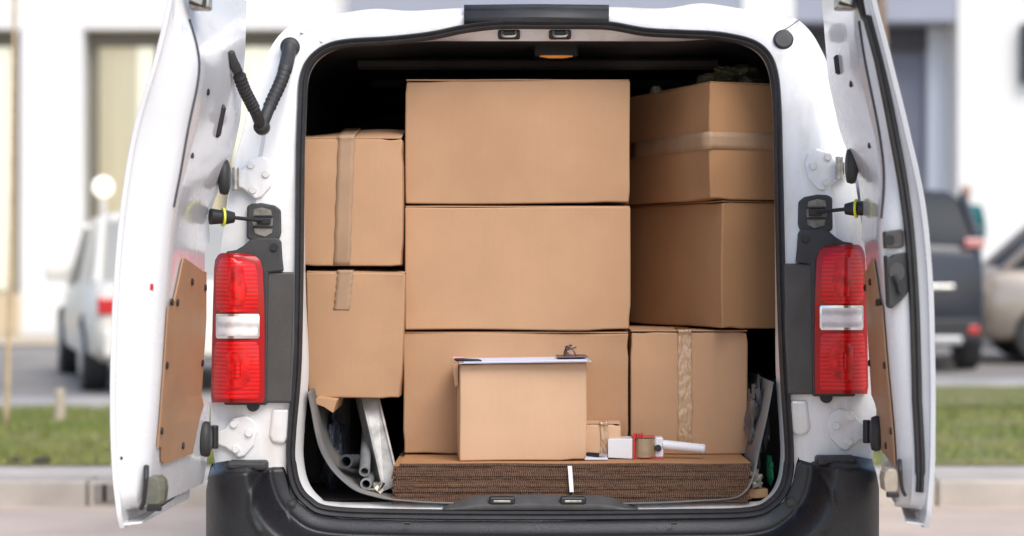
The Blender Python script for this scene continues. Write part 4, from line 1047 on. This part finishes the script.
M_bd = mat('blue_grey_shutter', (.20,.21,.27), .6, var=.12, vscale=2)
M_dk = mat('recess_shade', (.07,.07,.08), .8)
d = 28; y = d-5
lb = empty('office_building', (X(120,d), y, .12), 'white office building with wide pillars and cream blinds, left of the van', 'building')
mb = MB(); zt = Z(29, d)
def bxx(mb, px0, px1, y0_, y1_, z0_, z1_, dd=d, mi=0): mb.box((X(px0,dd), y0_, z0_), (X(px1,dd), y1_, z1_), mi)
bxx(mb, -260, 338, y, y+8, zt, 9); bxx(mb, 20, 83, y, y+1, .12, zt-.003); bxx(mb, 289, 338, y, y+8, .12, zt-.003); bxx(mb, -260, -170, y, y+1, .12, zt-.003)
bxx(mb, -260, 338, y+1.0, y+8, .12, zt-.003)
mb.build('wall', M_bw, lb)
mb = MB(); bxx(mb, -170, 20, y-.06, y+.9, .13, .75); bxx(mb, 83, 289, y-.06, y+.9, .13, .75); mb.build('plinth', mat('sandy_plinth', (.62,.50,.33), .8, var=.1, vscale=2), lb)
for (a, b, seed) in ((-168, 19, 1), (84, 288, 2)):
    mb = MB(); bxx(mb, a, b, y+.30, y+.40, zt-.22, zt-.01)
    for q in [a, a+(b-a)*.33, a+(b-a)*.66, b-9]: bxx(mb, q, q+9, y+.30, y+.40, .76, zt-.225)
    fo = mb.build('window', M_fr, lb)
    mb = MB(); n0 = 14
    for i in range(n0):
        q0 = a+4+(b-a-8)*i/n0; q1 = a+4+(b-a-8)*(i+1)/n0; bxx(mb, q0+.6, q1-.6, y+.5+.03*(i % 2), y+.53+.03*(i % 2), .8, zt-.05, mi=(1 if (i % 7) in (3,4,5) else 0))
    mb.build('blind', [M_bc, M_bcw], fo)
    mb = MB(); bxx(mb, a+2, b-2, y+.345, y+.355, .78, zt-.1); mb.build('pane', office_glass(), fo)
gl = empty('globe_lamp', (X(103,26.5), 21.5, .14), 'white globe lamp lit in front of the left building windows', 'lamp')
c_ = P(103, 187, 26.5)
bm = bmesh.new(); bmesh.ops.create_uvsphere(bm, u_segments=20, v_segments=12, radius=.135); me = bpy.data.meshes.new('globe'); bm.to_mesh(me); bm.free()
me.materials.append(mat('lit_globe', (.9,.9,.85), .3, emis=((1,.95,.85), 1.0))); o = bpy.data.objects.new('globe', me); C.objects.link(o); o.location = c_; o.parent = gl; o.matrix_parent_inverse = parent_world(gl).inverted()
mb = MB(); mb.cyl((c_.x, c_.y, .14), (c_.x, c_.y, c_.z-.14), .035, 10); mb.build('post', M_bw, gl)
d = 29.5; y = d-5
rb = empty('commercial_building', (X(880,d), y, .12), 'white building with blue-grey panels and shutter, right of the van', 'building')
mb = MB(); zb = Z(21, d); zl = Z(5,d)
bxx(mb, 338.5, 1300, y+1.2, y+9, .12, 9, d); bxx(mb, 742, 795, y, y+1.197, .12, 8.9, d)
bxx(mb, 958, 1300, y, y+1.197, .12, 8.9, d)
mb.build('wall', M_bw, rb)
mb = MB(); bxx(mb, 938, 957.5, y+.70, y+1.19, .12, zb-.01, d); mb.build('pilaster', mat('pale_blue_shading', (.66,.70,.76), .8), rb)  # pale blue colour carries the bluish shading at the white pillar's edge
mb = MB(); bxx(mb, 796, 957, y+.02, y+1.19, zb, 8.85, d); bxx(mb, 340, 741, y+.02, y+1.19, Z(40,d), 8.85, d); mb.build('panel', M_bb, rb)
mb = MB(); bxx(mb, 796, 937.5, y+.9, y+1.18, .12, zb-.003, d)
for i in range(26): bxx(mb, 800, 934, y+.885, y+.9, .2+i*.17, .2+i*.17+.15, d)
mb.build('roller_shutter', M_bd, rb)
mb = MB(); bxx(mb, 797, 936, y+.7, y+.88, zb-.36, zb-.004, d); mb.build('shade_strip', M_dk, rb)  # dark strip put in for the shade below the panel band
mb = MB(); bxx(mb, 1020, 1034, y-.2, y-.004, Z(84,d), Z(24,d), d); mb.build('wall_box', M_black, rb, bevel=.02)
mb = MB(); bxx(mb, 900, 1250, 18.9, y-.01, .1, .50, d); bxx(mb, 900, 1250, 18.5, 18.897, .1, .30, d); kind(mb.build('stone_steps', M_pave, None))

# cars
def car(label, loc, yaw, L_, W_, Hh, paint, suv=False, glass=None, lights='rear', group='cars parked beyond the lawn'):
    root = empty('parked_car', loc, label, 'car', group, 0); root.rotation_euler = (0,0,R(yaw))
    # local: rear at y=0, nose at +y ; side profile (y, z_bottom, z_belt, half-width)
    Mx = lambda v: v
    def add(mb_, name, m, par=root, **k):
        o = mb_.build(name, m, None, **k); o.parent = par; return o
    belt = .60*Hh if not suv else .69*Hh
    st_ = [(0,.42,belt-.1,.86),(.04,.32,belt-.02,.93),(.3,.25,belt+.02,.99),(1.0,.22,belt+.01,1),(2.0,.22,belt,1),(L_-1.5,.22,belt-.02,1),(L_-1.0,.24,belt-.08,.98),(L_-.35,.26,belt-.18,.94),(L_-.05,.34,belt-.30,.84),(L_,.42,belt-.36,.76)]
    rr = []
    for (y_, zb_, zt_, kw) in st_:
        w_ = W_/2*kw; zm = zb_+(zt_-zb_)*.5
        rr.append([Vector((x_, y_, z_)) for x_, z_ in ((-w_*.85,zb_),(-w_*.98,zb_+.08),(-w_,zm),(-w_*.97,zt_-.06),(-w_*.90,zt_),(0,zt_+.025),(w_*.90,zt_),(w_*.97,zt_-.06),(w_,zm),(w_*.98,zb_+.08),(w_*.85,zb_))])
    mb_ = MB(); mb_.loft(rr); bo = add(mb_, 'car_body', paint, auto=50)
    # glasshouse
    r0 = .12 if suv else .35; r1 = .45 if suv else 1.0
    gh = [(r0,belt-.02,belt,.88),(r1,belt-.02,Hh-.06,.76),(r1+.35,belt-.02,Hh,.77),(L_*.48,belt-.02,Hh,.78),(L_*.56,belt-.02,Hh-.08,.77),(L_-1.15,belt-.05,belt-.03,.84)]
    rr = []
    for (y_, zb_, zt_, kw) in gh:
        w_ = W_/2*kw; wb = W_/2*.90; rr.append([Vector((x_, y_, z_)) for x_, z_ in ((-wb,zb_),(-(w_+(wb-w_)*.15),zt_-.05 if zt_ > belt+.1 else zt_-.005),(-w_*.9,zt_),(0,zt_+.02),(w_*.9,zt_),((w_+(wb-w_)*.15),zt_-.05 if zt_ > belt+.1 else zt_-.005),(wb,zb_))])
    mb_ = MB(); mb_.loft(rr); add(mb_, 'windows', glass or M_glass, auto=40)
    mb_ = MB(); rr = []
    for (y_, zb_, zt_, kw) in gh[1:5]:
        w_ = W_/2*kw*.97; rr.append([Vector((x_, y_, z_)) for x_, z_ in ((-w_,zt_-.035),(-w_*.9,zt_+.008),(0,zt_+.03),(w_*.9,zt_+.008),(w_,zt_-.035))])
    mb_.loft(rr, False, False)
    for s_ in (-1, 1):
        for (ya, za, yb, zb_) in ((r0,belt,r1,Hh-.05),(L_*.56,Hh-.08,L_-1.15,belt-.03),(L_*.36,belt,L_*.36,Hh-.03)):
            ka = .90; kb_ = .79
            wa = W_/2*(ka if za < Hh-.2 else kb_); wb = W_/2*(ka if zb_ < Hh-.2 else kb_); mb_.tube([(s_*wa,ya,za),(s_*wb,yb,zb_)], .035, 6)
    add(mb_, 'roof', paint, auto=40, solid=.01)
    for s_ in (-1, 1):
        mb_ = MB(); z_ = belt-.17 if not suv else belt+.02
        xa_, xb_ = sorted((s_*W_/2*(.72 if suv else .62), s_*W_/2*.93)); mb_.box((xa_, -.03, z_-(.05 if suv else .07)), (xb_, .10, z_+(.045 if suv else .07)))
        add(mb_, 'taillight', mat('car_pink_light', (.55,.20,.19), .2, coat=1) if suv else mat('car_red_light', (.6,.02,.02), .2, coat=1), bevel=.02)
        mb_ = MB(); xa_, xb_ = sorted((s_*W_/2*.76, s_*W_/2*.87)); mb_.box((xa_, -.06, .38), (xb_, .1, .45)); suv and add(mb_, 'reflector', mat('car_red_light', (.6,.02,.02), .2, coat=1), bevel=.008)
        mb_ = MB(); xa_, xb_ = sorted((s_*W_/2*.5, s_*W_/2*.85)); mb_.box((xa_, L_-.18, belt-.42), (xb_, L_-.01, belt-.30)); add(mb_, 'headlight', M_chrome, bevel=.02)
        mb_ = MB(); xa_, xb_ = sorted((s_*W_/2*.95, s_*(W_/2+.18))); mb_.box((xa_, L_-1.75, belt+.02), (xb_, L_-1.63, belt+.16)); add(mb_, 'side_mirror', paint, bevel=.03)
        for y_ in (.78, L_-.85):
            mb_ = MB(); rw = .35 if suv else .32; xo_ = s_*(W_/2+.005); xi_ = s_*(W_/2-.20)
            mb_.tube([(xi_,y_,rw),(xi_+s_*.02,y_,rw),(xo_-s_*.02,y_,rw),(xo_,y_,rw)], [rw*.94,rw,rw,rw*.94], 28); wh = add(mb_, 'wheel', M_rub, auto=40)
            mb_ = MB(); mb_.tube([(xo_-s_*.01,y_,rw),(xo_+s_*.012,y_,rw),(xo_+s_*.004,y_,rw)], [rw*.62,rw*.6,rw*.2], 20); add(mb_, 'rim', mat('alloy', (.5,.5,.5), .35, metal=.8), wh, auto=40)
    mb_ = MB(); mb_.box((-W_/2*.88,-.05,.30),(W_/2*.88,.12,.52)); bp_ = add(mb_, 'car_bumper', M_plas if suv else paint, bevel=.03)
    if suv:
        mb_ = MB(); mb_.box((-W_/2*.62,-.02,.80),(W_/2*.62,.2,.84)); add(mb_, 'chrome_bar', M_chrome, bevel=.008)
        mb_ = MB(); mb_.box((-W_/2*.7,-.07,.27),(W_/2*.7,.10,.36)); add(mb_, 'skid_plate', mat('silver_plastic', (.5,.5,.5), .4, metal=.3), bevel=.03)
    return root
M_navy = mat('navy_paint', (.018,.021,.036), .3, coat=.3)
M_beige = mat('beige_paint', (.36,.31,.26), .3, metal=.3, coat=1)
M_silv = mat('flare_tinted_white_paint', (.82,.77,.68), .5, coat=.3)  # cream tint on the white paint carries the warm sun flare
d = 18.4
car('dark navy SUV seen from behind, parked beyond the lawn right of the van', (X(988,d)-.90, d-5, .118), -3, 4.5, 1.84, 1.77, M_navy, True)
d = 20.0
car('beige car parked side-on beyond the navy SUV at the right edge', (X(975,d), d-4.2, .118), -95, 4.4, 1.78, 1.62, M_beige)
d = 15.3
car('silver-white car seen from behind beyond the left lawn', (X(94,d)+.87, d-5, .118), 17, 4.3, 1.78, 1.46, M_silv, glass=mat('sky_tinted_car_glass', (.40,.39,.35), .15))  # window colour is paled to carry the sky's reflection

# person walking beyond the cars
def person(px, d, zbase, label):
    x, y = X(px, d), d-5; root = empty('person', (x, y, zbase), label, 'person')
    def skin(name, verts, edges, radii, m, sub=2):
        me = bpy.data.meshes.new(name); me.from_pydata([(x+a, y+b, zbase+c) for a, b, c in verts], edges, []); me.materials.append(m)
        o = bpy.data.objects.new(name, me); C.objects.link(o); sm_ = o.modifiers.new('skin','SKIN'); 
        for i, r_ in enumerate(radii): me.skin_vertices[0].data[i].radius = (r_[0], r_[1]) if isinstance(r_, tuple) else (r_, r_)
        me.skin_vertices[0].data[0].use_root = True
        sb_ = o.modifiers.new('sub','SUBSURF'); sb_.levels = sub; sb_.render_levels = sub
        o.parent = root; o.matrix_parent_inverse = parent_world(root).inverted(); return o
    V_ = [(0,0,.93),(0,0,1.12),(0,0,1.36),(0,0,1.48),(0,0,1.54),(0,0,1.64),(0,.01,1.71),(-.17,0,1.40),(-.22,.02,1.12),(-.20,-.10,.88),(-.20,-.13,.80),(.17,0,1.40),(.22,.02,1.12),(.21,.10,.88),(.21,.12,.80),
          (-.09,0,.88),(-.10,-.08,.48),(-.10,-.02,.09),(-.10,-.12,.03),(.09,0,.88),(.10,.10,.48),(.10,.22,.09),(.10,.14,.03)]
    E_ = [(0,1),(1,2),(2,3),(3,4),(4,5),(5,6),(2,7),(7,8),(8,9),(9,10),(2,11),(11,12),(12,13),(13,14),(0,15),(15,16),(16,17),(17,18),(0,19),(19,20),(20,21),(21,22)]
    R_ = [(.09,.07),(.08,.07),(.085,.065),(.05,.05),(.05,.055),(.08,.095),(.06,.07),.035,.028,.026,.03,.035,.028,.026,.03,.09,.06,.045,.04,.09,.06,.045,.04]
    skin('body', V_, E_, R_, mat('skin_tone', (.45,.26,.19), .6))
    J = [(0,0,.86),(0,0,1.12),(0,0,1.36),(0,0,1.45),(-.17,0,1.40),(-.22,.02,1.12),(-.20,-.10,.90),(.17,0,1.40),(.22,.02,1.12),(.21,.10,.90)]
    skin('jacket', J, [(0,1),(1,2),(2,3),(2,4),(4,5),(5,6),(2,7),(7,8),(8,9)], [(.14,.12),(.135,.115),(.145,.11),(.07,.07),.062,.052,.045,.062,.052,.045], mat('teal_jacket', (.01,.13,.13), .8))
    skin('trousers', [(0,0,.92),(-.09,0,.86),(-.10,-.08,.48),(-.10,-.02,.10),(.09,0,.86),(.10,.10,.48),(.10,.22,.10)], [(0,1),(1,2),(2,3),(0,4),(4,5),(5,6)], [(.15,.12),.105,.075,.06,.105,.075,.06], mat('dark_trousers', (.03,.03,.04), .8))
    skin('hair', [(0,.035,1.60),(0,.03,1.70)], [(0,1)], [(.085,.08),(.08,.09)], mat('brown_hair', (.28,.15,.11), .8))
person(966, 25.3, .50, 'person in a teal jacket walking past behind the navy SUV')
bpy.context.view_layer.update()
